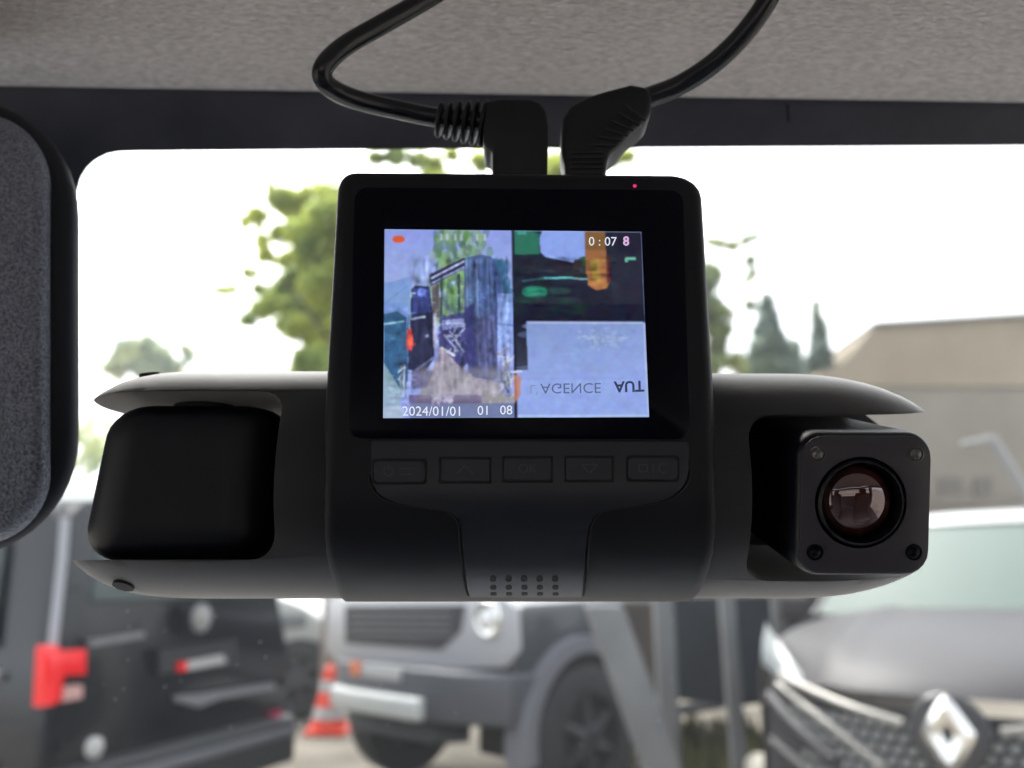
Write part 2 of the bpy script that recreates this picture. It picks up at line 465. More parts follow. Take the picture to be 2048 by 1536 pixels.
poly([(90, 92), (160, 56), (162, 78), (92, 116)], (44, 50, 84)); line(93, 100, 160, 64, 3, (188, 196, 232)); line(94, 110, 160, 76, 3, (150, 160, 205))
rect(96, 112, 110, 178, (96, 82, 84), .9); rect(112, 108, 116, 178, (52, 60, 74)); rect(146, 90, 152, 180, (56, 70, 72))
line(0, 152, 50, 112, 2, (110, 130, 180), .7)
poly([(0, 110), (54, 96), (56, 260), (0, 260)], (92, 138, 196), .55)
poly([(0, 172), (26, 166), (44, 178), (48, 300), (34, 330), (0, 300)], (52, 92, 128)); line(0, 192, 40, 186, 3, (150, 200, 220)); rect(0, 210, 44, 226, (70, 120, 160), .6)
poly([(54, 122), (62, 114), (90, 116), (98, 180), (100, 258), (78, 290), (48, 280), (46, 200)], (44, 46, 72)); poly([(58, 120), (88, 120), (92, 168), (54, 172)], (56, 66, 124))
ell(74, 128, 8, 9, (112, 134, 226), .7); line(54, 182, 82, 176, 3, (170, 190, 225)); line(82, 216, 88, 214, 5, (150, 160, 190), .8); line(52, 120, 50, 205, 3, (150, 180, 220), .8)
poly([(46, 204), (54, 200), (58, 226), (54, 244), (44, 238)], (226, 74, 62)); ell(51, 224, 5, 12, (250, 110, 84), .8)
line(52, 290, 100, 256, 4, (120, 130, 170), .7)
poly([(112, 176), (160, 168), (170, 260), (150, 286), (118, 268), (106, 220)], (70, 72, 122)); poly([(116, 184), (158, 180), (160, 196), (116, 204)], (150, 160, 214), .8)
for i in range(16): line(*(rng.uniform(112, 150), rng.uniform(186, 260)), *(rng.uniform(130, 168), rng.uniform(190, 268)), 3, [(190, 200, 240), (40, 40, 80)][i % 2], .7)
line(112, 238, 140, 254, 5, (216, 222, 244)); rect(98, 170, 104, 240, (200, 196, 226), .7); ell(112, 246, 3, 8, (236, 190, 150))
poly([(158, 160), (176, 150), (184, 290), (168, 300)], (58, 60, 112)); rect(180, 180, 222, 300, (70, 72, 112), .8)
for x in (182, 196, 206, 216): line(x, 170, x + 8, 300, 4, (96, 100, 142), .9)
poly([(92, 286), (116, 240), (150, 276), (178, 296), (226, 304), (240, 340), (250, 350), (60, 348)], (160, 152, 168)); poly([(120, 262), (140, 290), (220, 312), (226, 330), (96, 330)], (182, 174, 180), .7)
poly([(56, 284), (100, 282), (84, 316), (54, 318)], (86, 76, 110), .8)
for i in range(16): line(rng.uniform(222, 240), rng.uniform(240, 330), rng.uniform(240, 256), rng.uniform(230, 330), 3, [(205, 212, 220), (46, 52, 66), (130, 130, 110)][i % 3], .8)
rect(226, 130, 256, 236, (140, 166, 232), .75); line(222, 190, 256, 194, 3, (70, 100, 140), .8)
for i in range(14): line(34 + rng.uniform(-6, 6), rng.uniform(250, 330), 40 + rng.uniform(-6, 6), rng.uniform(260, 336), 3, [(190, 205, 225), (60, 70, 96)][i % 2], .7)
poly([(0, 268), (34, 320), (30, 374), (0, 374)], (150, 176, 186), .8)
rect(50, 330, 192, 346, (98, 84, 120), .9); rect(52, 346, 256, 374, (106, 116, 150), .85); rect(0, 352, 40, 374, (176, 190, 214), .8); rect(196, 330, 256, 344, (150, 150, 140), .8)
for _ in range(50): ell(rng.uniform(96, 136), rng.uniform(330, 344), 4, 3, (200, 196, 220), .4)
ell(28, 20, 13, 8, (214, 92, 50))
for x in (112, 124, 140, 152, 184, 200): rect(x, 8, x + 5, 22, (205, 215, 235), .55)
# busy small detail
for _ in range(1500):
    x, y = int(rng.uniform(2, 253)), int(rng.uniform(100, 345))
    if y < 170 and x < 50: continue
    c = img[y, x] * rng.uniform(.45, 1.9) + .01
    L_ = rng.uniform(2, 10); a_ = rng.choice([0, 0, 1.35, 1.5, 1.57, -.6]) + rng.normal(0, .12)
    q = (np.clip(c, 0, .9) ** (1 / 2.2)) * 255
    line(x, y, x + L_ * math.cos(a_), y + L_ * math.sin(a_), rng.uniform(1.2, 2.6), tuple(q), .55)
# top right view
rect(258, 0, 520, 186, (30, 32, 46)); poly([(262, 0), (318, 0), (312, 12), (312, 48), (262, 50)], (44, 112, 88)); poly([(296, 0), (322, 0), (330, 16)], (16, 50, 66))
rect(268, 2, 286, 8, (80, 170, 170), .7); poly([(312, 16), (318, 0), (418, 0), (418, 52), (398, 54), (386, 66), (330, 60), (314, 44)], (140, 164, 232))
poly([(262, 50), (314, 52), (376, 64), (418, 70), (418, 100), (262, 104)], (28, 30, 44)); ell(404, 62, 16, 10, (34, 78, 50)); ell(388, 70, 10, 12, (60, 48, 44))
for i in range(20): line(300 + rng.uniform(-30, 110), rng.uniform(70, 90), 330 + rng.uniform(0, 90), rng.uniform(70, 92), 2, [(46, 66, 72), (60, 40, 50)][i % 2], .6)
line(276, 104, 320, 98, 2, (60, 110, 110)); line(320, 98, 378, 96, 4, (84, 160, 164)); line(378, 98, 420, 100, 3, (130, 160, 180))
ell(300, 126, 26, 12, (34, 118, 94)); ell(296, 127, 14, 7, (50, 150, 118), .8); ell(350, 122, 22, 8, (44, 72, 70), .7)
rect(262, 136, 380, 150, (34, 48, 50), .7)
rect(404, 0, 446, 90, (128, 92, 44)); poly([(404, 40), (446, 40), (452, 104), (444, 118), (424, 122), (408, 112)], (150, 98, 58)); poly([(412, 60), (430, 56), (432, 104), (418, 102)], (150, 130, 50), .7); rect(446, 50, 454, 108, (80, 20, 30), .8)
rect(456, 48, 520, 150, (40, 40, 54), .6); line(486, 56, 506, 56, 5, (120, 196, 170)); rect(484, 56, 490, 64, (110, 180, 160)); rect(470, 0, 520, 40, (24, 18, 40), .6)
rect(258, 150, 520, 186, (8, 8, 34), .8)
# bottom right view
rect(258, 186, 520, 374, (14, 14, 34)); poly([(282, 186), (516, 186), (520, 374), (262, 374), (262, 282), (284, 282)], (138, 158, 218))
for i in range(12): rect(284, 188 + i * 8, 520, 196 + i * 8, (128 + i, 150 + i, 196 + i * 2), .5)
rect(264, 300, 520, 374, (156, 178, 240), .55)
for _ in range(110): ell(rng.normal(440, 22), rng.normal(218, 10), rng.uniform(2, 6), 3, [(176, 192, 226), (118, 140, 176)][rng.integers(2)], .45)
for _ in range(60): ell(rng.uniform(286, 516), rng.uniform(192, 290), rng.uniform(6, 30), rng.uniform(2, 8), [(142, 162, 214), (128, 148, 198)][rng.integers(2)], .25)
poly([(256, 290), (270, 294), (268, 330), (256, 346)], (196, 128, 92), .8); line(250, 286, 272, 284, 4, (210, 215, 240))
line(286, 188, 516, 188, 3, (190, 200, 226), .8); line(262, 371, 520, 371, 5, (176, 200, 246), .9); line(517, 188, 519, 372, 4, (180, 196, 236), .8)
nz = rng.normal(0, 1, (H_ // 6 + 2, W_ // 6 + 2)); nz2 = rng.normal(0, 1, nz.shape)
def up(a, k):
    yy, xx = YY / k, XX / k; y0, x0_ = yy.astype(int), xx.astype(int); fy_, fx_ = yy - y0, xx - x0_
    return (a[y0, x0_] * (1 - fy_) * (1 - fx_) + a[y0 + 1, x0_] * fy_ * (1 - fx_) + a[y0, x0_ + 1] * (1 - fy_) * fx_ + a[y0 + 1, x0_ + 1] * fy_ * fx_)
dx_, dy_ = up(nz, 6) * .0, up(nz2, 6) * .0
img = img[np.clip(YY + dy_, 0, H_ - 1).astype(int), np.clip(XX + dx_, 0, W_ - 1).astype(int)]
lm = rng.normal(0, 1, (H_ // 5 + 2, W_ // 5 + 2)); lm2 = rng.normal(0, 1, (H_ // 11 + 2, W_ // 11 + 2))
img = img * (1 + .035 * up(lm, 5) + .035 * up(lm2, 11))[..., None]
for ch in range(3): img[..., ch] *= 1 + .03 * up(rng.normal(0, 1, (H_ // 9 + 2, W_ // 9 + 2)), 9)
def stretched(ky, kx):
    a = rng.normal(0, 1, (int(H_ / ky) + 2, int(W_ / kx) + 2)); yy, xx = YY / ky, XX / kx; y0, x0_ = yy.astype(int), xx.astype(int); fy_, fx_ = yy - y0, xx - x0_
    return a[y0, x0_] * (1 - fy_) * (1 - fx_) + a[y0 + 1, x0_] * fy_ * (1 - fx_) + a[y0, x0_ + 1] * (1 - fy_) * fx_ + a[y0 + 1, x0_ + 1] * fy_ * fx_
def soft(x0, x1, y0, y1, e=14): return np.clip((XX - x0) / e, 0, 1) * np.clip((x1 - XX) / e, 0, 1) * np.clip((YY - y0) / e, 0, 1) * np.clip((y1 - YY) / e, 0, 1)
mk_ = soft(44, 262, 50, 340); img *= (1 + mk_ * (.30 * stretched(26, 5) + .22 * stretched(9, 7)))[..., None].clip(.25, 2.2)
mk_ = soft(0, 60, 150, 374); img *= (1 + mk_ * (.25 * stretched(6, 14)))[..., None].clip(.3, 2)
mk_ = soft(256, 470, 50, 180, 8); img *= (1 + mk_ * (.4 * stretched(5, 22) + .2 * stretched(8, 8)))[..., None].clip(.2, 2.5); img[..., 1] += mk_ * .012 * np.clip(stretched(12, 26), 0, 2)
mk_ = soft(60, 240, 270, 345); lum = .5 + .12 * stretched(10, 18); img = img * (1 - .45 * mk_[..., None]) + .45 * mk_[..., None] * lum[..., None] * np.array([.62, .60, .70])
img += (soft(258, 540, 186, 300, 4) * .05 * np.clip((YY - 186) / 110, 0, 1))[..., None] * np.array([.8, .9, 1.3])
img = np.clip(img, 0, 1)
blur(1)
img = img * np.array([.95, .97, 1.0]) + .008 * np.array([.7, .8, 1.6])
# slight blocky compression noise like a cheap panel shows
blk = rng.normal(0, .0025, (H_ // 8 + 1, W_ // 8 + 1, 3)); img += np.kron(blk, np.ones((8, 8, 1)))[:H_, :W_]; img = np.clip(img, 0, 1)
img = img[:H_ // 2 * 2, :W_ // 2 * 2].reshape(H_ // 2, 2, W_ // 2, 2, 3).mean((1, 3))
h2, w2 = img.shape[:2]
def scr(u, v, off):                # display coordinates -> body front
    x = (1 - v) * (765 + u * (1278 - 765)) + v * (762 + u * (1293 - 762)); y = (1 - u) * (462 + v * (838 - 462)) + u * (463 + v * (834 - 463))
    return SF(x, y, off)
c00, c10, c01, c11 = [scr(u, v, .00036) for u, v in ((0, 0), (1, 0), (0, 1), (1, 1))]
vs = []; 
for j in range(h2 + 1):
    for i in range(w2 + 1):
        u, v = i / w2, j / h2; vs.append(c00 * (1 - u) * (1 - v) + c10 * u * (1 - v) + c01 * (1 - u) * v + c11 * u * v)
fs = [(j * (w2 + 1) + i, j * (w2 + 1) + i + 1, (j + 1) * (w2 + 1) + i + 1, (j + 1) * (w2 + 1) + i) for j in range(h2) for i in range(w2)]
EM = 0.98 / 2 ** EXPO
m = bpy.data.materials.new('display_picture'); m.use_nodes = True; t = m.node_tree; b = t.nodes['Principled BSDF']
b.inputs['Base Color'].default_value = (0.004, 0.004, 0.006, 1); b.inputs['Roughness'].default_value = 0.15
at = t.nodes.new('ShaderNodeAttribute'); at.attribute_name = 'picture'
t.links.new(at.outputs['Color'], b.inputs['Emission Color']); b.inputs['Emission Strength'].default_value = EM
disp = mk('display', vs, fs, m, root)
ca = disp.data.color_attributes.new('picture', 'FLOAT_COLOR', 'CORNER')
arr = np.ones((h2 * w2, 4, 4)); 
order = [int(p.vertices[0]) for p in disp.data.polygons]
flat = img.reshape(-1, 3)
cols = np.ones((len(disp.data.loops), 4))
for p in disp.data.polygons:
    v0 = min(p.vertices); j, i = divmod(v0, w2 + 1); cols[p.loop_start:p.loop_start + 4, :3] = img[j, i]
ca.data.foreach_set('color', cols.ravel())
# flat writing on the display
MAT['white_lit'] = mat('lit_white', (.01, .01, .01), .3, emis=((.80, .84, .95), EM)); MAT['ink'] = mat('display_ink', (.01, .01, .02), .3, emis=((.035, .045, .11), EM)); MAT['ink2'] = mat('display_ink_grey', (.01, .01, .02), .3, emis=((.10, .14, .26), EM)); MAT['lit_pink'] = mat('lit_pink', (.01, .01, .01), .3, emis=((.72, .45, .75), EM))
def cap(s, x, y, size, m, flip=False, bold=0, sx=1.0, rot=0):
    v, f = text_mesh(s, size, flip, bold, sx)
    c, s_ = math.cos(R(rot)), math.sin(R(rot)); v = [(a * c - b * s_, a * s_ + b * c) for a, b in v]
    mk('caption', [SF(x + a, y - b, .00044) for a, b in v], f, m, disp)
cap('2024/01/01', 860, 825, 27, MAT['white_lit'], sx=.98, rot=0); cap('01', 962, 823, 26, MAT['white_lit']); cap('08', 1007, 822, 26, MAT['white_lit'])
cap('0 : 07', 1200, 484, 25, MAT['white_lit'])
cap('8', 1247, 483, 25, MAT['lit_pink'], bold=.03)
cap('AGENCE', 1136, 776, 29, MAT['ink2'], flip=True, sx=1.08, rot=1); cap('AUT', 1253, 772, 30, MAT['ink'], flip=True, bold=.03, sx=1.0, rot=2)
cap("L'", 1062, 779, 27, mat('ink3', (.01, .01, .02), .3, emis=((.25, .30, .50), EM)), flip=True)
# status lights
mk('status_light', *lathe(SF(1265, 370, .0001), (0, -1, 0), [(0, .00035), (.0001, .00030), (.00016, 0)], 12), mat('led_pink', (.1, .01, .03), .3, emis=((.45, .02, .10), .4)), root)

# arms
RA = 0.0216
def armprofile(pw):
    pr = [(.026, .001), (.026, RA), (.052, RA)]
    for i in range(1, 15):
        tt = i / 14; pr.append((.052 + .0345 * tt, RA * (1 - tt ** pw) ** (1 / pw)))
    return pr
def arm(s, rot, yc=0, yd=.09):
    c = Vector((-.0014 if s < 0 else 0, AY, AZ))
    cyl = lathe((0, 0, 0), (1, 0, 0), armprofile(3.3 if s < 0 else 2.3), 72, True)
    box = rbox((.080 + (.0392 if s < 0 else .0405), yc, 0), (.16, yd, .0296), .0)
    bx = bmesh.new(); vb = [bx.verts.new(v) for v in box[0]]
    for f in box[1]: bx.faces.new([vb[i] for i in f])
    es = [e for e in bx.edges if abs((e.verts[0].co - e.verts[1].co).normalized().y) > .9 and e.verts[0].co.x < .06]
    bmesh.ops.bevel(bx, geom=es, offset=.0045, segments=5, affect='EDGES', profile=.5)
    bx.verts.index_update(); box = [v.co.copy() for v in bx.verts], [tuple(v.index for v in q.verts) for q in bx.faces]; bx.free()
    v, f = boolean(cyl, box)
    if s < 0: v = [Vector((.052 + (q.x - .052) * .86, q.y, q.z)) if q.x > .052 and q.z > .008 else Vector((.052 + (q.x - .052) * .885, q.y, q.z)) if q.x > .052 else q for q in v]
    M = Matrix.Translation(c) @ Matrix.Rotation(rot, 4, 'X') @ Matrix.Diagonal((s, 1, 1, 1))
    v, f = bevelled(([q for q in v], f), .00035, 2, 40)
    return mk('camera_arm', [M @ q for q in v], f, MAT['arm'], root, 32), M
armL, ML = arm(-1, 0)
armR, MR = arm(1, R(15), -.0325, .09)
for px, py, Y in ((220, 1163, AY - .0145),):
    pass
def on_arm(M, x, ang, off, rad):   # disc lying on the arm's skin
    r = RA if x < .052 else RA * (1 - ((x - .052) / .0345) ** 3.3) ** (1 / 3.3)
    e = .0005; r2 = RA if x + e < .052 else RA * (1 - ((x + e - .052) / .0345) ** 3.3) ** (1 / 3.3)
    nx = -(r2 - r) / e; n = Vector((nx, math.sin(ang), math.cos(ang))).normalized()
    p = Vector((x, r * math.sin(ang), r * math.cos(ang)))
    return M @ p, (M.to_3x3() @ n).normalized()
for x, ang in ((.0680, R(180 + 24)), (.0690, R(0 - 8))):
    p, n = on_arm(ML, x, ang, 0, 0)
    mk('screw_hole', *lathe(p - n * .0004, n, [(0, .0019), (.0006, .0019), (.00062, 0)], 20), MAT['gap'], armL, 40)
# left module, seen from its closed back
g = G()
rs = []
for i in range(25):
    a_ = math.pi * (i / 24 - .5); tt = math.sin(a_); zz = .0140 * tt
    cr_ = .0062; q = cr_ - math.sqrt(max(0, cr_ ** 2 - max(0, abs(zz) - .0140 + cr_) ** 2))
    wsc = 1 - .05 * (tt + 1) / 2
    hw = .0176 * wsc - q; hd = .0135 - q
    rs.append([Vector((-.0590 + x + .0010 * tt, .1700 + y, AZ - .0008 + zz)) for x, y in rrect(0, 0, hw, hd, max(.0095 - q, .003), 10)])
modL = mk('camera_module', *rings(rs), MAT['module'], root, 60)
modL['label'] = 'left lens pod turned away, showing its plain rounded back'
mk('lens', *lathe(Vector((-.0592, .1835, AZ)), (0, 1, 0), [(0, .007), (.0015, .007), (.002, .005), (.0026, 0)], 28), MAT['screen_glass'], modL, 40)
mk('pivot', *lathe(Vector((-.0592, .1700, AZ - .0145)), (0, 0, 1), [(0, .006), (.029, .006)], 28, True), MAT['gap'], modL, 40)
# right module, lens towards the viewer
Mr = Matrix.Translation((0, AY, AZ)) @ Matrix.Rotation(R(15), 4, 'X')
fx, fz, fy = .0590, .0003, -.0236
rs = []
def ringM(hw, hh, r, y, M=Mr, cx=fx, cz=fz): return [M @ Vector((x, y, z)) for x, z in rrect(cx, cz, hw, hh, r, 8)]
HW, HH = .01165, .01235
for y, ins in ((.0085, .003), (.0075, .001), (.006, 0), (fy + .0030, 0), (fy + .0012, .00015), (fy + .0004, .0005), (fy, .0011)):
    rs.append(ringM(HW - ins, HH - ins, .0042 - ins * .5, y))
v, f = rings(rs, cap=False); f.append(tuple(range(len(rs[0]))))
modR = mk('camera_module', v, f, MAT['module'], root, 40)
modR['label'] = 'right lens pod with its round lens facing the viewer'
rs = [ringM(HW - .0009, HH - .0009, .0036, fy + .0006), ringM(HW - .0009, HH - .0009, .0036, fy - .0001), ringM(HW - .0012, HH - .0012, .0033, fy - .00025)]
# face plate with a round opening: ring strips from the rounded square to a circle
NS = 72
def sq(a, hw, hh, r):              # rounded square sampled by angle
    ca, sa = math.cos(a), math.sin(a); best = 1e9
    lo, hi = 0, .03
    for _ in range(30):
        md = (lo + hi) / 2; x, z = abs(md * ca), abs(md * sa)
        ins = (x <= hw and z <= hh) and not (x > hw - r and z > hh - r and math.hypot(x - hw + r, z - hh + r) > r)
        if ins: lo = md
        else: hi = md
    return lo * ca, lo * sa
lx, lz = fx - .0008, fz + .0004
an = [2 * math.pi * k / NS for k in range(NS)]
def circ(r, y): return [Mr @ Vector((lx + r * math.cos(a), y, lz + r * math.sin(a))) for a in an]
outer0 = [Mr @ Vector((fx + q[0], fy + .0006, fz + q[1])) for q in (sq(a, HW - .0007, HH - .0007, .0037) for a in an)]
outer1 = [Mr @ Vector((fx + q[0], fy - .00012, fz + q[1])) for q in (sq(a, HW - .0007, HH - .0007, .0037) for a in an)]
outer2 = [Mr @ Vector((fx + q[0], fy - .0003, fz + q[1])) for q in (sq(a, HW - .0010, HH - .0010, .0035) for a in an)]
v, f = rings([outer0, outer1, outer2, circ(.0078, fy - .0003), circ(.0078, fy + .0006)], cap=False)
mk('face_plate', v, f, MAT['face'], modR, 35)
ax = Mr.to_3x3() @ Vector((0, -1, 0)); lc = Mr @ Vector((lx, fy, lz))
mk('lens_ring', *lathe(lc, ax, [(-.0006, .0078), (-.0004, .0075), (.0, .0074), (.0006, .0072), (.0009, .0068), (.0008, .0069), (.0002, .0067), (-.0012, .0066), (-.0030, .0064)], 72), MAT['module'], modR, 35)
mk('lens_seat', *lathe(lc, ax, [(-.0032, .0058), (-.0033, 0)], 48), MAT['gap'], modR)
m = bpy.data.materials.new('lens_glass'); m.use_nodes = True; t = m.node_tree; b = t.nodes['Principled BSDF']
b.inputs['Base Color'].default_value = (.055, .018, .012, 1); b.inputs['Roughness'].default_value = .04; b.inputs['IOR'].default_value = 1.8; b.inputs['Specular IOR Level'].default_value = .9
b.inputs['Coat Weight'].default_value = 1; b.inputs['Coat Roughness'].default_value = .02; b.inputs['Coat Tint'].default_value = (.9, .75, .8, 1)
mk('lens', *lathe(lc, ax, [(-.0026, .0064)] + [(-.0026 + .0036 * math.cos(R(a)), .0064 * math.sin(R(a))) for a in (86, 78, 70, 62, 54, 46, 38, 30, 22, 15, 8, 3, 0)], 64), m, modR, 60)
m2 = mat('lens_inner_coating', (.10, .02, .015), .15, spec=.8)
for dx, dz in ((-.0083, .0086), (.0083, .0086), (-.0084, -.0080), (.0084, -.0080)):
    c = Mr @ Vector((fx + dx, fy - .0003, fz + dz))
    o = mk('infrared_lamp', *lathe(c, ax, [(-.0002, .00145), (.00012, .0014), (.00015, .0012), (-.00005, .00105), (.0003, .0009), (.0006, .0005), (.0007, 0)], 24), MAT['screen_glass'] if dz < 0 else mat('lamp_glass', (.10, .09, .085), .12, spec=.8), modR, 50)
# mounting bracket behind the body, to the windshield
g = G(); g.add(*rbox((0, .1995, 1.452), (.030, .020, .018), .003)); g.add(*rbox((0, .2185, 1.460), (.045, .004, .040), .0015, 2, Matrix.Translation((0, .2225, 1.462)) @ Matrix.Rotation(R(30), 4, 'X') @ Matrix.Translation((0, -.2185, -1.460))))
g.build('mount', MAT['plastic'], root, 40)
root.rotation_euler = (0, 0, R(1.2))

# ------------------------------------------------------------ two cables with their plugs
YP = .1670
c1 = thing('power_cable', 'black cable looping to the left of the dash camera with a finned right-angle plug', 'cable', P(1040, 345, YP))
out = [(984, 352), (984, 296), (966, 290), (966, 200), (1000, 194), (1062, 195), (1082, 203), (1094, 222), (1097, 250), (1095, 352)]
vf = prism([P(x, y, YP - .0045) for x, y in out], Vector((0, .0105, 0)))
plug = mk('plug', *bevelled(vf, .0011, 3), MAT['rubber'], c1, 40)
for i in range(6):
    x = 880 + i * 17.5; hgt = 34 + i * 2.6
    o_ = rrect(0, 0, .0004, 0, 0) if False else None
    a, b = P(x - 4, 240 + i * 1.5, YP), P(x + 4, 240.5 + i * 1.5, YP)
    rr = hgt / FPX * .185
    mk('strain_fin', *lathe((a + b) / 2, (b - a) + Vector((0, 0, -.0001)), [(-.00045, rr * .5), (-.00042, rr * .93), (-.0002, rr), (.0002, rr), (.00042, rr * .93), (.00045, rr * .5)], 20, True), MAT['rubber'], plug, 50)
pth = smoothpath([P(990, 246, YP), P(930, 240, YP), (P(868, 234, YP)), P(790, 218, YP - .002), P(715, 200, YP - .006), P(668, 180, YP - .010), P(646, 158, YP - .013), P(650, 130, YP - .014), P(690, 92, YP - .013), P(765, 48, YP - .011), P(850, 0, YP - .009), P(945, -60, YP - .008), P(1080, -150, YP - .006)], 10)
mk('wire', *tube(pth, .00195, 18), MAT['cable'], c1, 60)
c2 = thing('video_cable', 'black cable rising to the right from a ribbed plug on top of the dash camera', 'cable', P(1170, 345, YP))
out = [(1131, 354), (1130, 325), (1124, 300), (1125, 235), (1140, 208), (1175, 190), (1215, 178), (1262, 166), (1298, 172), (1304, 190), (1303, 228), (1285, 246), (1262, 262), (1240, 290), (1222, 305), (1216, 322), (1212, 354)]
vf = prism([P(x, y, YP - .0040) for x, y in out], Vector((0, .0095, 0)))
plug = mk('plug', *bevelled(vf, .0012, 3), MAT['rubber'], c2, 40)
for i in range(6):
    a = P(1232 + i * 12, 292 - i * 10, YP - .0041); b = P(1180 + i * 14, 290 - i * 16, YP - .0041)
    mk('grip_rib', *tube([a, b], .00028, 8), MAT['plastic_panel'], plug, 60)
for i in range(4):
    a = P(1140, 306 + i * 10, YP - .0041); b = P(1206, 306 + i * 10, YP - .0041)
    mk('grip_rib', *tube([a, b], .00022, 8), MAT['plastic_panel'], plug, 60)
pth = smoothpath([P(1265, 205, YP), P(1310, 190, YP), P(1360, 170, YP - .001), P(1420, 132, YP - .004), P(1475, 82, YP - .007), P(1520, 25, YP - .010), P(1550, -30, YP - .012), P(1585, -120, YP - .014)], 10)
mk('wire', *tube(pth, [.0021] * len(pth), 18), MAT['cable'], c2, 60)

# ------------------------------------------------------------ ground, hills
MAT['gravel'] = mat('gravel', (.205, .185, .155), .95, spec=.1, var=(1.4, .35), bump=(40, .02, .6))
vs = []; fs = []
NG = 60
for j in range(NG + 1):
    for i in range(NG + 1):
        x = -150 + 300 * i / NG; y = -60 + 300 * j / NG
        vs.append((x, y, .03 * math.sin(x * .7) * math.sin(y * .5) if abs(x) > 12 or y > 22 else 0))
for j in range(NG):
    for i in range(NG): fs.append((j * (NG + 1) + i, j * (NG + 1) + i + 1, (j + 1) * (NG + 1) + i + 1, (j + 1) * (NG + 1) + i))
tag(mk('ground', vs, fs, MAT['gravel'], smooth=60), kind='structure')
MAT['hill'] = mat('hill_far', (.34, .40, .38), 1, spec=0, var=(.06, .25))  # distance haze put into the pale hill colour
vs = []; fs = []
for i in range(61):
    x = -190 + 380 * i / 60; h = 13 + 9 * math.exp(-((x + 62) / 34) ** 2) + 2.2 * math.sin(i * .9) + 1.2 * math.sin(i * 2.1) - (8 if x > -25 else 0) * min(1, (x + 25) / 30 if x > -25 else 0)
    for k, (dy, hh) in enumerate(((0, -1), (14, .45 * h), (26, .8 * h), (40, h), (70, -1))): vs.append((x, 130 + dy, hh + random.uniform(-.4, .4)))
for i in range(60):
    for k in range(4): fs.append((i * 5 + k, i * 5 + k + 1, i * 5 + k + 6, i * 5 + k + 5))
tag(mk('hills', vs, fs, MAT['hill'], smooth=80), kind='structure')

# ------------------------------------------------------------ building at the right
def render_wall(name, a, b): return mat(name, a, .9, spec=.15, var=(.8, .12), bump=(30, .01, .3))
MAT['beige'] = render_wall('beige_render', (.31, .262, .195), 0); MAT['greywall'] = render_wall('grey_render', (.245, .22, .185), 0)
bld = thing('beige_building', 'large plain beige building with a sloping left gable behind the grey car', 'building', P(2000, 1100, 16))
YB = 16.0
up = [(1640, 772), (1640, 742), (1684, 728), (1712, 696), (1752, 650), (2048, 632), (2700, 596), (2700, 772)]
mk('upper_wall', *prism([P(x, y, YB) for x, y in up], Vector((0, 9, 0))), MAT['beige'], bld)
lo = [(1660, 772.5), (2700, 772.5), (2700, 1300), (1660, 1300)]
mk('lower_wall', *prism([P(x, y, YB + .05) for x, y in lo], Vector((0, 8.9, 0))), MAT['greywall'], bld)
mk('roof_edge', *prism([P(x, y, YB - .12) for x, y in ((1752, 650), (1750, 643), (2048, 625), (2700, 589), (2700, 596), (2048, 632))], Vector((0, 9.2, 0))), mat('roof_trim', (.22, .215, .20), .6), bld)
for x0, x1 in ((1880, 1925), (1950, 1985), (2060, 2110)):
    mk('window', *prism([P(x, y, YB - .02) for x, y in ((x0, 955), (x1, 955), (x1, 990), (x0, 990))], Vector((0, .03, 0))), mat('dark_opening', (.12, .10, .08), .4), bld)
mk('band', *prism([P(x, y, YB - .03) for x, y in ((1850, 990), (2500, 1000), (2500, 1020), (1850, 1010))], Vector((0, .05, 0))), mat('brown_band', (.19, .16, .13), .8), bld)
st = thing('metal_stanchion', 'leaning pale metal strut with short arm standing before the beige wall', 'strut', P(2048, 1100, 8))
mk('strut', *tube([P(1985, 880, 8), P(2050, 985, 8), P(2140, 1140, 8), P(2200, 1300, 8)], .05, 10), mat('pale_metal', (.28, .285, .285), .5), st)
mk('arm', *tube([P(1925, 888, 8), P(1988, 876, 8)], .025, 8), bpy.data.materials['pale_metal'], st)

# ------------------------------------------------------------ trees
def leafmat(name, c, tr=.5):
    m = bpy.data.materials.new(name); m.use_nodes = True; t = m.node_tree; b = t.nodes['Principled BSDF']; o = t.nodes['Material Output']
    oi = t.nodes.new('ShaderNodeTexCoord'); n = t.nodes.new('ShaderNodeTexNoise'); n.inputs['Scale'].default_value = 1.3; n.inputs['Detail'].default_value = 4
    t.links.new(oi.outputs['Object'], n.inputs['Vector'])
    r = t.nodes.new('ShaderNodeValToRGB'); r.color_ramp.elements[0].position = .35; r.color_ramp.elements[1].position = .65
    r.color_ramp.elements[0].color = (c[0] * .6, c[1] * .7, c[2] * .8, 1); r.color_ramp.elements[1].color = (c[0] * 1.35, c[1] * 1.25, c[2], 1)
    t.links.new(n.outputs['Fac'], r.inputs[0]); t.links.new(r.outputs[0], b.inputs['Base Color']); b.inputs['Roughness'].default_value = .55
    tl = t.nodes.new('ShaderNodeBsdfTranslucent'); t.links.new(r.outputs[0], tl.inputs[0]); mx = t.nodes.new('ShaderNodeMixShader'); mx.inputs[0].default_value = tr
    t.links.new(b.outputs[0], mx.inputs[1]); t.links.new(tl.outputs[0], mx.inputs[2]); t.links.new(mx.outputs[0], o.inputs[0]); return m
MAT['leaf'] = leafmat('bright_leaves', (.42, .49, .12), .62); MAT['leaf2'] = leafmat('pale_leaves', (.36, .43, .21), .55)
MAT['conifer'] = leafmat('conifer_needles', (.20, .27, .22), .4); MAT['bark'] = mat('bark', (.13, .10, .075), .9, bump=(30, .01, .6))
MAT['leaf3'] = leafmat('hazy_leaves', (.48, .55, .40), .55)  # leaf colour paled to carry the haze
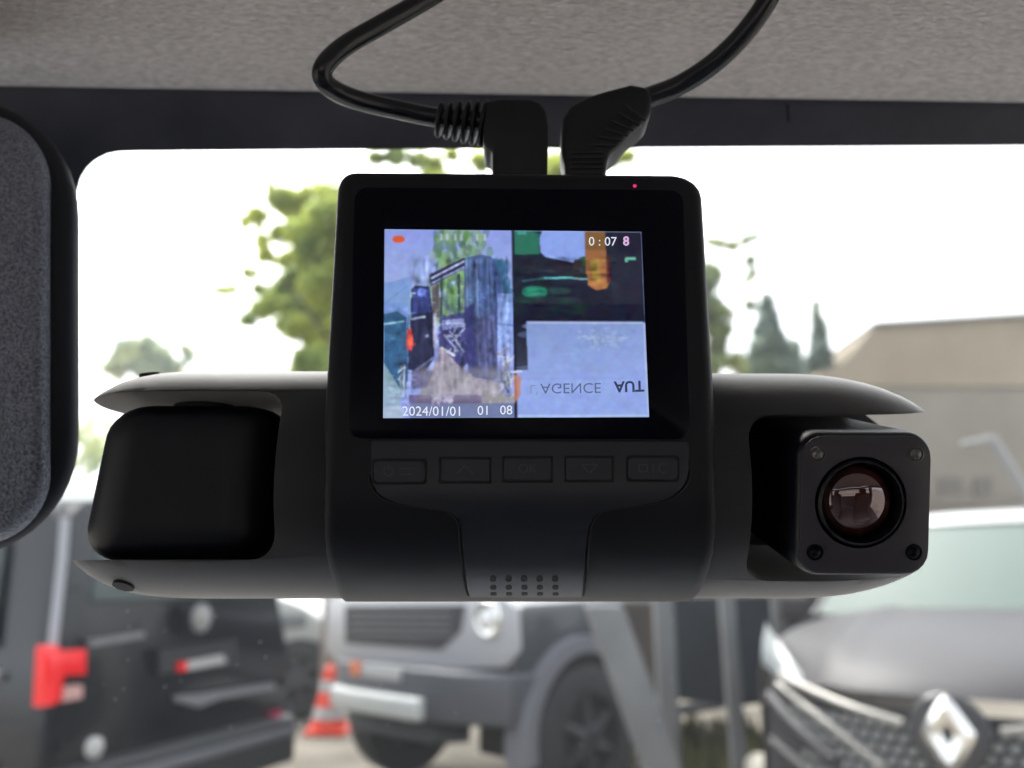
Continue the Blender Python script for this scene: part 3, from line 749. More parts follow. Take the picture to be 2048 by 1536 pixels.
def leaves(clumps, n, size, rnd):
    g = G()
    for c, rad in clumps:
        for _ in range(max(3, int(n * rad ** 2))):
            while True:
                d = Vector([rnd.uniform(-1, 1) for _ in range(3)])
                if d.length < 1: break
            p = Vector(c) + Vector((d.x * rad, d.y * rad * 1.2, d.z * rad * .8))
            a = Vector([rnd.gauss(0, 1) for _ in range(3)]).normalized(); b = a.orthogonal().normalized(); s = size * rnd.uniform(.6, 1.4)
            g.add([p - a * s, p + b * s * .45, p + a * s, p - b * s * .45], [(0, 1, 2, 3)])
    return g
def tree(label, base, H, clumps, n, size, m, seed, trunk=.12, name='tree'):
    rnd = random.Random(seed); t = thing(name, label, 'tree', base)
    cs = [Vector(c) for c, r in clumps]; mid = sum(cs, Vector()) / len(cs)
    top = Vector((mid.x * .5 + base[0] * .5, mid.y, base[2] + H * .75))
    g = G(); path = smoothpath([Vector(base), Vector(base) * .6 + top * .4 + Vector((.1, 0, 0)), top], 5)
    g.add(*tube(path, [trunk * (1 - .7 * i / (len(path) - 1)) for i in range(len(path))], 10))
    for c, r in rnd.sample(clumps, min(len(clumps), 16)):
        s = path[rnd.randint(len(path) // 2, len(path) - 1)]
        g.add(*tube([s, (s + Vector(c)) / 2 + Vector((0, 0, .1)), Vector(c)], [trunk * .3, trunk * .18, trunk * .06], 6))
    g.build('trunk', MAT['bark'], t, 60)
    leaves(clumps, n, size, rnd).build('crown', m, t)
rnd = random.Random(5)
YT = 10.0
pix = [(560, 400, 30), (590, 415, 38), (630, 400, 40), (520, 432, 22), (484, 442, 14), (655, 440, 46), (610, 470, 34), (560, 470, 22), (640, 510, 44), (575, 520, 20), (520, 480, 14), (496, 545, 13), (530, 512, 17), (600, 560, 36), (645, 580, 42), (560, 585, 26), (525, 580, 16), (468, 580, 9), (450, 580, 11), (432, 582, 8), (520, 618, 20), (498, 640, 16), (545, 610, 20), (590, 620, 30), (640, 640, 40), (600, 655, 28), (560, 652, 15), (645, 690, 36), (620, 725, 34), (650, 735, 40), (600, 745, 26), (548, 375, 10)]
cl = [(P(x + rnd.uniform(-6, 6), y, YT + rnd.uniform(-.8, .8)), r / FPX * YT * 1.15) for x, y, r in pix]
for _ in range(70):
    x, y = rnd.uniform(660, 1220), rnd.uniform(330, 780)
    cl.append((P(x, y, YT + rnd.uniform(-1.2, 1.2)), rnd.uniform(.15, .36)))
for x, y, r in ((750, 318, 20), (790, 312, 26), (835, 318, 24), (870, 322, 18), (905, 310, 20), (960, 325, 26), (985, 320, 20), (1110, 320, 20), (1245, 316, 18), (1262, 312, 14), (1225, 325, 14), (1190, 330, 20)):
    cl.append((P(x, y, YT), r / FPX * YT))
tree('tall leafy bright green tree rising behind the dash camera screen', Vector((-.6, YT, 0)), 5.2, cl, 5200, .075, MAT['leaf'], 11, .16)
cl = [(P(x, y, 13 + rnd.uniform(-.6, .6)), r / FPX * 13) for x, y, r in ((1440, 488, 13), (1465, 492, 14), (1492, 480, 12), (1512, 476, 9), (1420, 480, 10), (1500, 520, 12), (1505, 545, 10), (1495, 560, 9), (1425, 610, 22), (1450, 625, 16), (1440, 660, 26), (1430, 700, 28), (1465, 720, 22), (1480, 735, 16), (1500, 610, 12), (1418, 560, 12), (1410, 650, 26), (1415, 735, 28))]
cl += [(P(rnd.uniform(1290, 1420), rnd.uniform(520, 800), 13), .3) for _ in range(16)]
tree('sparse pale leafy tree just right of the dash camera screen', Vector((2.9, 13, 0)), 5.2, cl, 7000, .085, MAT['leaf2'], 12, .12)
def conif(px, top, bot, wd, Y, label, seed, lean=0):
    rr = random.Random(seed); c = []
    for i in range(26):
        q = i / 25; y = top + (bot - top) * q
        c.append((P(px + lean * math.sin(q * 4) + rr.uniform(-.3, .3) * wd * q, y, Y + rr.uniform(-.2, .2)), max(.05, wd * (.12 + .5 * q) / FPX * Y)))
    b = P(px, 1000, Y); tree(label, Vector((b.x, Y, 0)), (P(px, top, Y).z) * .97, c, 5000, .08, MAT['conifer'], seed, .1, 'conifer')
conif(1534, 596, 900, 120, 15, 'dark conifer with split top, between the pale tree and the slender conifer', 21, 3)
conif(1632, 606, 900, 80, 17, 'slender crooked conifer nearest to the beige building', 22, 5)
conif(1588, 686, 900, 90, 18, 'low conifer in the dip between the two taller conifers', 23, 0)
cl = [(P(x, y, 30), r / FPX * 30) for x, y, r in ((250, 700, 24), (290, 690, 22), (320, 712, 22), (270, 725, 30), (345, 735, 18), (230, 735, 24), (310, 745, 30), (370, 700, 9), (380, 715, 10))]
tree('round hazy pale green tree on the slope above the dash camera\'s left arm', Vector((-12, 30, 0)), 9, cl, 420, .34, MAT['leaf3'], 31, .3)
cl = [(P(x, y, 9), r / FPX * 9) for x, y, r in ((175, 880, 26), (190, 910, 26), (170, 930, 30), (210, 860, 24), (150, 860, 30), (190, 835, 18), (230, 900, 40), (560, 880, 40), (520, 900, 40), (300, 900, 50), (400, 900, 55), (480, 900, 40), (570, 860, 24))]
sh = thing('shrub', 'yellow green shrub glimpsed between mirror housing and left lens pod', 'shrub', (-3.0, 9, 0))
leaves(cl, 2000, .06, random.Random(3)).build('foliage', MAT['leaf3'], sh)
mk('stem', *tube([(-3.0, 9, 0), (-2.9, 9, 1.6), (-2.6, 9, 2.5)], [.07, .05, .02], 8), MAT['bark'], sh)

# ------------------------------------------------------------ vehicles
MAT['black_paint'] = mat('black_paint', (.005, .007, .011), .22, spec=.4, coat=.3, var=(3, .2)); MAT['grey_paint'] = mat('grey_paint', (.060, .065, .075), .30, coat=.6)
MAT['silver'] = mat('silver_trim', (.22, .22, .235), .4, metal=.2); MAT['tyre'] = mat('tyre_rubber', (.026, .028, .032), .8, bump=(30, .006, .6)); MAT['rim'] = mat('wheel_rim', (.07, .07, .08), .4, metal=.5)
MAT['glass'] = mat('car_glass', (.02, .035, .035), .1, spec=.5); MAT['red'] = mat('red_lens', (.90, .004, .012), .25, coat=.5, spec=.6); MAT['dark'] = mat('dark_trim', (.02, .022, .026), .55)
MAT['strip'] = mat('dull_chrome', (.30, .29, .27), .4, metal=.5)
MAT['chrome'] = mat('chrome', (.80, .79, .76), .18, metal=.9); MAT['white'] = mat('white_plate', (.42, .42, .42), .4); MAT['headlamp'] = mat('headlamp_glass', (.17, .19, .20), .35, coat=.15)
MAT['white_paint'] = mat('white_paint', (.45, .47, .45), .3, coat=.5); MAT['taupe_paint'] = mat('taupe_grey_paint', (.045, .043, .047), .46, spec=.22, var=(4, .06))
def wheel(parent, c, axis, r, wd, rim=.62):
    axis = Vector(axis).normalized(); c = Vector(c)
    wh = mk('wheel', *lathe(c, axis, [(-wd / 2, r * .6), (-wd / 2, r * .9), (-wd * .42, r * .97), (-wd * .25, r), (wd * .25, r), (wd * .42, r * .97), (wd / 2, r * .9), (wd / 2, r * rim), (wd * .3, r * rim * .96), (wd * .2, r * .3)], 40), MAT['tyre'], parent, 35)
    g = G(); g.add(*lathe(c, axis, [(wd * .18, r * rim * .97), (wd * .16, 0)], 32)); g.add(*lathe(c, axis, [(wd * .2, r * .17), (wd * .42, r * .14), (wd * .42, 0)], 20))
    a = axis.orthogonal().normalized(); b = axis.cross(a)
    for k in range(6):
        d = a * math.cos(k * math.pi / 3) + b * math.sin(k * math.pi / 3)
        g.add(*tube([c + axis * wd * .36 + d * r * .1, c + axis * wd * .32 + d * r * rim * .95], [r * .09, r * .06], 8))
    g.build('rim', MAT['rim'], wh, 35)
    return wh
def frame(O, ex, ey):              # local (x, y, z) -> world
    O = Vector((O[0], O[1], 0)); ex = Vector((ex[0], ex[1], 0)).normalized(); ey = Vector((ey[0], ey[1], 0)).normalized()
    return lambda x, y, z: O + ex * x + ey * y + Vector((0, 0, z))
def patch(name, m, parent, px, p0, n, th=.02, bev=0):
    n = Vector(n).normalized(); v = prism([PP(x, y, Vector(p0) + n * th, n) for x, y in px], -n * (th + .01))
    if bev: v = bevelled(v, bev)
    return mk(name, *v, m, parent, 35)

# black van, rear towards us ------------------------------------------------
N, wd_, ld_ = (-2.0, 4.0), Vector((.334, .943, 0)).normalized(), Vector((-.943, .334, 0)).normalized()
F = frame(N, wd_, ld_)             # x across the rear (0 near corner .. 1.84 far corner), y forward along the van
van = thing('black_van', 'black delivery van seen from its rear corner with a big red tail light', 'van', F(.9, 1.8, 0))
secs = []
for y, top, sh_ in ((0, 1.05, .0), (.03, 1.7, .0), (.12, 1.80, .0), (2.6, 1.82, .0), (3.1, 1.72, .02), (3.6, 1.15, .03), (4.3, .95, .06)):
    b0 = .34 if y < 4 else .4; zt = top
    zt = 1.80 if y == 0 else zt
    secs.append([F(a, y + (.13 * max(0, (z - 1.0)) / .8 if y < .2 else 0), z) for a, z in ((.06 + sh_, b0), (0 + sh_, b0 + .12), (0 + sh_, .60), (.0 + sh_, min(.98, zt - .2)), (.03 + sh_, min(1.06, zt - .15)), (.13 + sh_, zt - .10), (.22 + sh_, zt - .02), (.5, zt), (1.34, zt), (1.62 - sh_, zt - .02), (1.71 - sh_, zt - .10), (1.81 - sh_, min(1.06, zt - .15)), (1.84 - sh_, min(.98, zt - .2)), (1.84 - sh_, .60), (1.84 - sh_, b0 + .12), (1.78 - sh_, b0))])
mk('body', *bevelled(rings(secs), .025, 3, 50), MAT['black_paint'], van, 35)
mk('side_strip', *tube([F(-.01, .25, .985), F(-.01, 3.4, .985)], .022, 8), MAT['silver'], van, 50)  # pale strip along the waistline
mk('side_strip', *tube([F(-.012, .25, .62), F(-.012, 3.4, .62)], .03, 8), MAT['dark'], van, 50)
mk('rear_window', *bevelled(prism([F(a, -.012 + .13 * (z - 1.0) / .8, z) for a, z in ((.24, 1.30), (1.60, 1.30), (1.52, 1.62), (.32, 1.62))], ld_ * .02), .006), MAT['glass'], van)
mk('side_window', *prism([F(-.012 + (.10 * (z - 1.06) / .6), y, z) for y, z in ((.35, 1.12), (2.0, 1.12), (2.0, 1.58), (.42, 1.58))], wd_ * .02), MAT['glass'], van)
mk('side_window', *prism([F(-.012 + (.10 * (z - 1.06) / .6), y, z) for y, z in ((2.1, 1.12), (3.2, 1.12), (2.9, 1.58), (2.1, 1.58))], wd_ * .02), MAT['glass'], van)
p0 = F(0, 0, 0); nr = -ld_; nsd = -wd_
tl = patch('tail_light', MAT['red'], van, [(93, 1292), (118, 1290), (122, 1302), (174, 1298), (174, 1350), (130, 1352), (124, 1404), (90, 1412)], p0, nr, .035, .008)
patch('tail_light_wrap', MAT['red'], tl, [(72, 1292), (96, 1290), (94, 1412), (66, 1414)], p0, nsd, .03)
patch('reversing_lamp', mat('pink_lens', (.55, .32, .30), .3), tl, [(128, 1374), (166, 1370), (165, 1396), (126, 1404)], p0, nr, .03)
patch('badge', MAT['silver'], van, [(180, 1281), (288, 1264), (291, 1274), (182, 1293)], p0, nr, .012)
ec = PP(400, 1236, Vector(p0), nr)
mk('pillar_glint', *tube([F(.0, .01, .99), F(.03, .02, 1.10), F(.10, .09, 1.5), F(.13, .13, 1.68)], .020, 10), mat('pale_glint', (.30, .31, .34), .4), van, 50)  # pale tube added to imitate the sky reflection on the rounded corner
em = mk('emblem', *lathe(ec, nr, [(0, .075), (.015, .075), (.022, .068), (.022, .060), (.012, .056), (.012, 0)], 28), MAT['silver'], van, 40)
g = G()
for pts in ([(-.04, .045), (-.018, -.002), (0, .045)], [(0, .045), (.018, -.002), (.04, .045)], [(-.05, .02), (-.022, -.05), (0, -.005), (.022, -.05), (.05, .02)]):
    g.add(*tube([ec + nr * .02 + wd_ * a + Vector((0, 0, b)) for a, b in pts], .006, 6))
g.build('emblem_letters', MAT['chrome'], em)
pl = patch('number_plate_recess', MAT['dark'], van, [(320, 1300), (470, 1280), (470, 1330), (320, 1350)], p0, nr, .004)
patch('number_plate', MAT['white'], pl, [(362, 1326), (448, 1310), (452, 1326), (364, 1342)], p0, nr, .02)
patch('plate_mark', MAT['red'], pl, [(358, 1326), (374, 1323), (374, 1341), (360, 1343)], p0, nr, .024)
patch('door_seam', MAT['silver'], van, [(350, 1392), (400, 1388), (548, 1366), (552, 1378), (440, 1398), (400, 1414), (352, 1402)], p0, nr, .012)
mk('bumper', *bevelled(prism([F(a, y, .34) for a, y in ((-.04, .3), (-.04, -.03), (.05, -.11), (1.79, -.11), (1.88, -.03), (1.88, .3))], Vector((0, 0, .26))), .03, 3), MAT['dark'], van, 40)
mk('bumper_strip', *bevelled(prism([F(a, y, .50) for a, y in ((-.045, .2), (-.045, -.035), (.05, -.125), (1.79, -.125), (1.885, -.035), (1.885, .2))], Vector((0, 0, .05))), .012, 2), mat('grey_strip', (.12, .123, .14), .5), van, 40)
bc = PP(185, 1495, Vector(p0) + nr * .11, nr)
mk('bumper_disc', *lathe(bc, nr, [(0, .045), (.02, .045), (.03, .03), (.034, 0)], 20), MAT['white'], van, 40)  # round white disc set on the bumper
patch('reflector', mat('pink_reflector', (.5, .05, .12), .3), van, [(548, 1424), (564, 1420), (564, 1434), (548, 1438)], Vector(p0), nr, .02)
wheel(van, F(.06, .75, .33), nsd, .33, .22); wheel(van, F(.06, 3.5, .33), nsd, .33, .22); wheel(van, F(1.78, .75, .33), wd_, .33, .22); wheel(van, F(1.78, 3.5, .33), wd_, .33, .22)

# grey off-road car, front corner towards us ---------------------------------
N2 = (.03, 5.4); fd = Vector((-.70, .714, 0)).normalized(); bd = Vector((.714, .70, 0)).normalized()
F = frame(N2, fd, bd)              # x across the front (0 near corner .. 1.9), y backwards
suv = thing('grey_offroader', 'dark grey boxy off-road car with silver front bumper bar behind the cone', 'off-road car', F(.95, 2, 0))
B = MAT['grey_paint']
mk('body', *bevelled(prism([F(.05, y, z) for y, z in ((.10, .62), (.02, .80), (.02, 1.18), (.12, 1.26), (1.35, 1.30), (1.4, 1.32), (4.3, 1.32), (4.35, .7), (3.9, .62), (1.2, .60))], fd * 1.8), .04, 3, 30), B, suv, 35)
mk('cabin', *bevelled(prism([F(.14, y, z) for y, z in ((1.35, 1.3), (1.75, 1.84), (4.25, 1.84), (4.3, 1.3))], fd * 1.62), .04, 3, 30), MAT['dark'], suv, 35)
for a, b_ in ((1.8, 2.5), (2.6, 3.3), (3.4, 4.1)): mk('side_window', *prism([F(.125, a, 1.36), F(.125, b_, 1.36), F(.125, b_, 1.74), F(.125, a, 1.74)], fd * .02), MAT['glass'], suv)
p0 = F(0, 0, 0); nf = -bd; ns = -fd
fas = patch('grille_surround', mat('light_grey_panel', (.40, .405, .43), .3, coat=.5), suv, [(655, 1196), (1010, 1196), (1034, 1215), (1040, 1300), (1010, 1335), (900, 1338), (650, 1310)], p0, nf, .012, .01)
patch('grille', mat('grille_mesh', (.030, .032, .038), .5, var=(40, .6)), fas, [(690, 1212), (930, 1210), (920, 1262), (880, 1300), (690, 1286)], p0, nf, .022)
for yy in (1224, 1238, 1252, 1266): patch('grille_bar', MAT['silver'], fas, [(700, yy), (900, yy + 2), (900, yy + 5), (700, yy + 3)], p0, nf, .03)
hc = PP(982, 1236, Vector(p0), nf)
hl = mk('headlight', *lathe(hc, nf, [(0, .115), (.03, .115), (.045, .10), (.035, .085), (.03, .04), (.04, 0)], 32), MAT['chrome'], suv, 40)
mk('lamp_bulb', *lathe(hc, nf, [(.03, .055), (.055, .045), (.062, 0)], 20), mat('lamp_white', (.85, .87, .88), .2), hl, 40)
bar = smoothpath([F(x, y, .70) for x, y in ((1.95, .05), (1.7, -.12), (1.2, -.24), (.75, -.25), (.55, -.22))], 5)
mk('bumper', *bevelled(prism([F(a, y, .56) for a, y in ((-.02, .22), (.05, -.02), (.4, -.16), (1.5, -.16), (1.85, -.02), (1.92, .22))], Vector((0, 0, .30))), .03, 3), mat('bumper_grey', (.075, .079, .092), .45), suv, 40)
mk('bumper_bar', *bevelled(prism([F(a, y, .56) for a, y in ((.62, -.17), (.62, -.24), (1.3, -.27), (1.62, -.21), (1.68, -.10), (1.6, -.08))], Vector((0, 0, .13))), .02, 3), mat('white_bar', (.50, .52, .51), .3), suv, 40)
mk('skid_plate', *bevelled(prism([F(a, y, .42) for a, y in ((.5, .1), (.6, -.14), (1.4, -.16), (1.5, .1))], Vector((0, .05, .14))), .02, 2), MAT['dark'], suv)
patch('number_plate', MAT['white'], suv, [(722, 1332), (800, 1338), (798, 1362), (722, 1352)], p0 + nf * .16, nf, .02)
patch('indicator', mat('orange_lens', (.75, .22, .10), .3), suv, [(700, 1322), (716, 1324), (716, 1352), (700, 1348)], p0 + nf * .16, nf, .02)
arch = [F(-.03, .60 + .56 * math.cos(R(a)), .46 + .60 * math.sin(R(a))) for a in range(-12, 193, 12)]
arch2 = [F(-.03, .60 + .46 * math.cos(R(a)), .46 + .50 * math.sin(R(a))) for a in range(-12, 193, 12)]
n = len(arch); v = arch + arch2 + [p + fd * .18 for p in arch] + [p + fd * .18 for p in arch2]
f = []
for i in range(n - 1): f += [(i, i + 1, n + i + 1, n + i), (2 * n + i, 2 * n + i + 1, i + 1, i), (n + i, n + i + 1, 3 * n + i + 1, 3 * n + i)]
mk('wheel_arch', v, f, mat('arch_highlight', (.17, .175, .20), .4), suv, 40)  # paler than the body, the fender highlight is in its colour
mk('wheel_well', *prism([p + fd * .01 for p in arch2], fd * .5), MAT['gap'], suv)
for y in (.60, 3.45):
    wheel(suv, F(.08, y, .445), ns, .445, .26, .6); wheel(suv, F(1.82, y, .445), fd, .445, .26, .6)
mk('sill_step', *tube([F(-.02, 1.3, .52), F(-.02, 2.9, .52)], .04), MAT['dark'], suv)

# grey car nose at the lower right ------------------------------------------
O3 = (1.287, 2.75); a3 = Vector((.6, .8, 0)); l3 = Vector((-.8, .6, 0))
F = frame(O3, l3, a3)              # x lateral (+ towards the left of the picture), y backwards
cr = thing('grey_car', 'taupe grey car nose with chrome diamond emblem and honeycomb grille, lower right', 'car', F(0, 1.8, 0))
HWc = .78
def nose(x, off, sag, hw): q = abs(x) / HWc; return off + sag * q ** 2.4
def grid(rows, xs_, fn):
    vs = [fn(r, x) for r in rows for x in xs_]; n = len(xs_)
    return vs, [(i * n + j, i * n + j + 1, (i + 1) * n + j + 1, (i + 1) * n + j) for i in range(len(rows) - 1) for j in range(n - 1)]
XS = [-HWc + 2 * HWc * i / 36 for i in range(37)]
zh = PP(1905, 1400, F(0, 0, 0), Vector((-.6, -.8, 0))).z
print('hood z', zh)
rows = [(0.0, zh - .03, .44), (.03, zh + .0, .44), (.10, zh + .04, .42), (.22, zh + .08, .36), (.42, zh + .125, .24), (.65, zh + .165, .12), (.85, zh + .19, .06), (1.02, zh + .20, .03)]
def hf(r, x):
    q = abs(x) / HWc; crown = .035 * (1 - q ** 3) + (.012 * math.exp(-((abs(x) - .42) / .06) ** 2))
    return F(x * (1.0 - .06 * (1 if r[0] < .2 else 0)), r[0] + r[2] * q ** 2.4, r[1] - .045 * q ** 4 + crown)
mk('hood', *grid(rows, XS, hf), MAT['taupe_paint'], cr, 60)
low = [(.02, .25), (-.02, .35), (-.03, .55), (-.02, zh - .36), (.0, zh - .20), (.0, zh - .04)]
mk('front_bumper', *grid(low, XS, lambda r, x: F(x * .96, r[0] + .46 * (abs(x) / HWc) ** 2.4 + .004, r[1])), MAT['taupe_paint'], cr, 60)
g = G()
for sx in (-1, 1):
    g.add([F(sx * .75, .42, .3), F(sx * .80, .6, .3), F(sx * .82, 3.9, .3), F(sx * .75, .42, zh + .0), F(sx * .81, .62, zh + .07), F(sx * .80, 1.1, zh + .16), F(sx * .80, 3.9, zh + .16)], [(0, 1, 4, 3), (1, 2, 6, 5, 4)])
g.build('side', MAT['taupe_paint'], cr, 60)
ws2 = grid([(1.02, zh + .20, .74), (1.3, zh + .42, .68), (1.62, zh + .60, .62)], [-1 + i / 6 for i in range(13)], lambda r, x: F(x * r[2], r[0] + .10 * abs(x) ** 2, r[1]))
mk('windshield', *ws2, mat('green_tint_glass', (.105, .14, .125), .5, spec=.2), cr, 60)
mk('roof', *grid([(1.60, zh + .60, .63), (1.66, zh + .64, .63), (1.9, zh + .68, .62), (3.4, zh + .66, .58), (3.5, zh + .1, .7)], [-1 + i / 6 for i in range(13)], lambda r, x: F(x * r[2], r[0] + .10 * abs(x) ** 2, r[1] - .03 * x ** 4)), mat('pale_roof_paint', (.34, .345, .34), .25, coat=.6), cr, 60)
for sx in (-1, 1): mk('pillar', *tube([F(sx * .76, 1.12, zh + .17), F(sx * .64, 1.70, zh + .60)], .028), MAT['dark'], cr, 60)
for sx in (-1, 1):
    mir2 = mk('side_mirror', *rbox((0, 0, 0), (.20, .12, .14), .04, 4, Matrix.Translation(F(sx * .88, 1.30, zh + .22)) @ Matrix.Rotation(R(-53), 4, 'Z')), MAT['taupe_paint'], cr, 60)
nf3 = -a3
# grille: recess, honeycomb studs, chrome strips
def gz(x, z, off): return F(x, .46 * (abs(x) / HWc) ** 2.4 / .96 ** 2.4 - off, z)
gx = [-.56 + 1.12 * i / 28 for i in range(29)]
grl = mk('grille', *grid([zh - .05, zh - .15, zh - .30], gx, lambda z, x: gz(x * (1 if z > zh - .2 else .8), z, .012)), mat('grille_black', (.015, .016, .02), .45), cr, 60)
g = G(); k = 0
for r_ in range(7):
    z = zh - .085 - r_ * .034
    for c_ in range(28):
        x = -.56 + c_ * .042 + (.021 if r_ % 2 else 0)
        if abs(x) > .54 * (1 - .02 * r_): continue
        c = gz(x, z, .013); q = [c + l3 * (.0160 * math.cos(R(60 * k_ + 0))) + Vector((0, 0, .0125 * math.sin(R(60 * k_)))) for k_ in range(6)]
        g.add(*prism([p + nf3 * .010 for p in q], -nf3 * .012))
g.build('honeycomb', mat('honeycomb_grey', (.20, .21, .215), .3, coat=.4), grl)
def strip(name, pts, r, m=MAT['strip']): return mk(name, *tube(smoothpath([gz(x, z, .022) for x, z in pts], 6), r, 10), m, cr, 60)
for s in (1, -1):
    strip('chrome_strip', [(s * .13, zh - .075), (s * .30, zh - .045), (s * .52, zh + .0), (s * .60, zh + .02)], .013)
    strip('chrome_strip', [(s * .20, zh - .21), (s * .34, zh - .13), (s * .46, zh - .075), (s * .62, zh - .02)], .012)
    strip('bumper_blade', [(s * .36, zh - .22), (s * .5, zh - .155), (s * .68, zh - .075)], .026, MAT['taupe_paint'])
    strip('bumper_blade', [(s * .34, zh - .33), (s * .5, zh - .27), (s * .68, zh - .23)], .022, MAT['taupe_paint'])
    hx = [s * (.50 + .24 * i / 8) for i in range(9)]
    mk('headlight', *grid([0, .33, .66, 1], hx, lambda t_, x: F(x, .46 * (abs(x) / HWc) ** 2.4 / .96 ** 2.4 - .02 * math.sin(t_ * math.pi) - .015 + t_ * .07, zh - .02 + (abs(x) - .5) * .22 + t_ * (.03 + .5 * (abs(x) - .5)))), MAT['headlamp'], cr, 60)
# diamond emblem
ecz = PP(1905, 1466, F(0, -.03, 0), nf3).z
ec = F(0, -.045, ecz)
print('emblem', ec)
def dia(hw, hh, off): return [ec + nf3 * off + l3 * a + Vector((0, 0, b)) for a, b in ((0, hh), (hw * .30, hh * .80), (hw, .06 * hh), (hw, -.06 * hh), (hw * .30, -hh * .80), (0, -hh), (-hw * .30, -hh * .80), (-hw, -.06 * hh), (-hw, .06 * hh), (-hw * .30, hh * .80))]
mk('emblem', *rings([dia(.072, .108, 0), dia(.072, .108, .012), dia(.048, .077, .034), dia(.016, .032, .020), dia(.016, .032, .0)], False), MAT['chrome'], cr, 25)
mk('emblem_plate', *lathe(ec - nf3 * .006, nf3, [(0, .112), (.006, .108), (.008, .10), (.002, 0)], 30), mat('emblem_black', (.045, .045, .05), .3), cr, 40)
wheel(cr, F(.72, .85, .33), l3, .33, .22); wheel(cr, F(-.72, .85, .33), -l3, .33, .22)

# white car between van and off-roader ---------------------------------------
wc = thing('white_car', 'white car mostly hidden between the black van and the grey off-road car', 'car', P(560, 1400, 9.5))
wc0 = P(520, 1300, 9.6); x0 = P(538, 1300, 9.6).x; x1 = P(642, 1300, 9.6).x
F = frame((x1, 9.6), (-1, .15), (.15, 1))
mk('body', *bevelled(prism([F(a, 0, z) for a, z in ((0, .75), (.02, 1.0), (.25, 1.14), (.5, 1.22), (.9, 1.42), (2.2, 1.45), (3.6, 1.1), (3.8, .5), (.62, .45), (.56, .62), (.40, .74), (.16, .76))], Vector((.15, 1.7, 0))), .05, 3, 30), MAT['white_paint'], wc, 35)
mk('window', *prism([F(a, -.012, z) for a, z in ((1.4, 1.14), (1.45, 1.36), (2.1, 1.38), (2.8, 1.12))], Vector((0, .02, 0))), MAT['glass'], wc)
wheel(wc, F(.22, .05, .40), (-.1, -1, 0), .40, .24); wheel(wc, F(3.2, .05, .34), (-.1, -1, 0), .34, .24)
mk('headlight', *rbox(F(.34, -.01, .98), (.34, .05, .14), .02), MAT['headlamp'], wc, 40)

# traffic cone ---------------------------------------------------------------
cb = P(657, 1462, 8.8); cb.z = 0
sc_ = 7.6
co = thing('traffic_cone', 'orange and white striped traffic cone standing on the gravel by the silver bumper', 'traffic cone', cb)
Hc = P(657, 1330, 8.8).z; Rb = .15
print('cone h', Hc, P(657, 1462, 8.8).z)
zs = [P(657, y, 8.8).z for y in (1436, 1412, 1382, 1360, 1330)]
MAT['orange'] = mat('orange_plastic', (.80, .055, .02), .5); 
mk('base', *rbox((cb.x, cb.y, .025), (.38, .38, .05), .012), MAT['orange'], co)
def rz(z): return .155 - .105 * (z - zs[0]) / (zs[4] - zs[0])
mk('cone', *lathe((cb.x, cb.y, 0), (0, 0, 1), [(.045, rz(.045)), (zs[0], rz(zs[0])), (zs[2], rz(zs[2])), (zs[4] - .02, rz(zs[4])), (zs[4], .02), (zs[4], 0)], 28), MAT['orange'], co, 40)
for a, b_ in ((zs[0] - .0, zs[1] + .0), (zs[2], zs[3])):
    mk('white_band', *lathe((cb.x, cb.y, 0), (0, 0, 1), [(a, rz(a) + .004), (b_, rz(b_) + .004)], 28), MAT['white'], co, 40)

# brown post behind, frame of grey posts -------------------------------------
pb = P(655, 1330, 9.2)
tag(mk('wooden_post', *tube([(pb.x, 9.2, 0), (pb.x, 9.2, 1.6)], .075, 12), mat('brown_wood', (.20, .165, .14), .85, var=(6, .3)), smooth=40, origin=(pb.x, 9.2, 0)), 'brown wooden post standing behind the traffic cone', 'post')
MAT['steel'] = mat('grey_steel', (.135, .138, .142), .5, metal=.15, var=(5, .15))
fr = thing('steel_frame', 'grey steel posts with a slanting brace between the off-roader and grey car', 'steel frame', P(1345, 1500, 3.6))
def bar_(name, x0, y0, x1, y1, wpx, Y, ext=1.0):
    a, b = P(x0, y0, Y), P(x1, y1, Y); d = (b - a); k = (0 - a.z) / d.z; b = a + d * k
    k2 = (2.12 - a.z) / d.z if ext else 0; a2 = a + d * k2
    hw = wpx / FPX * Y / 2 * 1.05; s_ = Vector((hw, 0, 0)); q = Vector((0, hw, 0))
    v = [a2 - s_ - q, a2 + s_ - q, a2 + s_ + q, a2 - s_ + q, b - s_ - q, b + s_ - q, b + s_ + q, b - s_ + q]
    return mk(name, *bevelled((v, [(0, 1, 2, 3), (4, 5, 6, 7), (0, 1, 5, 4), (1, 2, 6, 5), (2, 3, 7, 6), (3, 0, 4, 7)]), .006), MAT['steel'], fr, 35)
bar_('brace', 1206, 1210, 1322, 1536, 66, 3.6, 0)
bar_('post', 1326, 1210, 1342, 1536, 34, 3.8); bar_('post', 1454, 1210, 1478, 1536, 26, 4.4); bar_('post', 1556, 1200, 1580, 1450, 24, 5.0)
a, b = P(1326, 1210, 3.8), P(1556, 1200, 5.0); 
mk('rail', *tube([(a.x - .1, 3.8, 2.1), (b.x + .1, 5.0, 2.1)], .03, 10), MAT['steel'], fr)
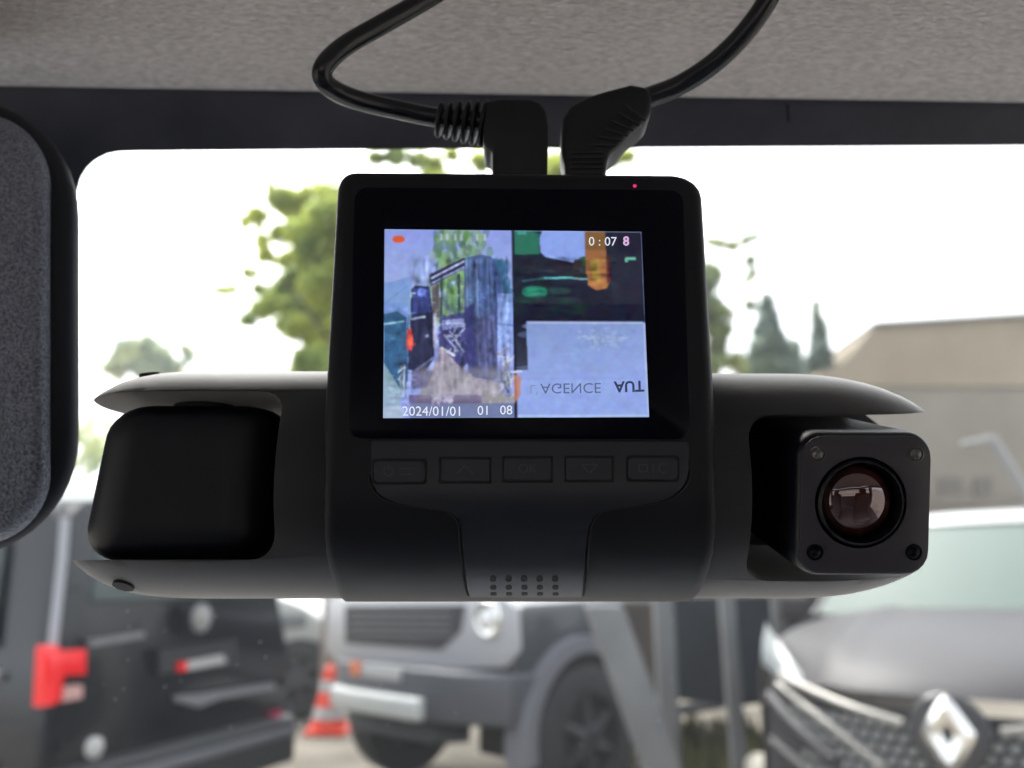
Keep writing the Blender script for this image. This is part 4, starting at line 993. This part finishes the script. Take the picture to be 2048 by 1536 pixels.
mk('dark_panel', *prism([P(x, y, 5.3) for x, y in ((1345, 1196), (1600, 1190), (1600, 1400), (1480, 1412), (1352, 1400))], Vector((0, .04, 0))), mat('navy_panel', (.014, .019, .026), .6, var=(3, .4)), fr)
mk('brown_panel', *prism([P(x, y, 4.9) for x, y in ((1238, 1205), (1345, 1205), (1352, 1500), (1330, 1500))], Vector((0, .03, 0))), mat('brown_panel', (.060, .050, .042), .8, var=(5, .3)), fr)
# low plants and a stone at the foot of the frame
g = G(); rr = random.Random(9)
for _ in range(900):
    x, y = rr.uniform(1.0, 3.2), rr.uniform(6.4, 8.6)
    if y < 5.9 + (x - .2) * .98 + .1 and y > x + 4.6: pass
    p = Vector((x, y, 0)); h = rr.uniform(.08, .35); d = Vector((rr.uniform(-.1, .1), rr.uniform(-.1, .1), h)); s = Vector((rr.uniform(.01, .03), rr.uniform(-.02, .02), 0))
    g.add([p - s, p + s, p + d], [(0, 1, 2)])
tag(g.build('undergrowth', leafmat('weed_leaves', (.13, .13, .05), .3)), 'low weeds growing on the gravel behind the steel frame', 'weeds', kind='stuff')
vs, fs = rbox((0, 0, 0), (.28, .22, .16), .05, 3)
sp = P(1508, 1530, 4.4)
tag(mk('stone', [Vector((v.x * (1 + .1 * math.sin(v.y * 30)), v.y, v.z)) + Vector((sp.x + .1, 4.3, sp.z - .02)) for v in vs], fs, mat('pale_stone', (.5, .47, .40), .9, bump=(20, .02, .6)), smooth=60, origin=(sp.x + .1, 4.3, 0)), 'pale block left of the grey car nose at the picture bottom', 'block')

# ------------------------------------------------------------ thin volume added to imitate windshield glare
hz = bpy.data.materials.new('glare_air'); hz.use_nodes = True; t = hz.node_tree; t.nodes.clear()
pv = t.nodes.new('ShaderNodeVolumePrincipled'); pv.inputs['Color'].default_value = (.95, .97, 1, 1); pv.inputs['Density'].default_value = GLARE_DENSITY
oo = t.nodes.new('ShaderNodeOutputMaterial'); t.links.new(pv.outputs[0], oo.inputs['Volume'])
tag(mk('glare_veil', *rbox((0, 88, 24), (460, 320, 52), 0), hz), kind='stuff')
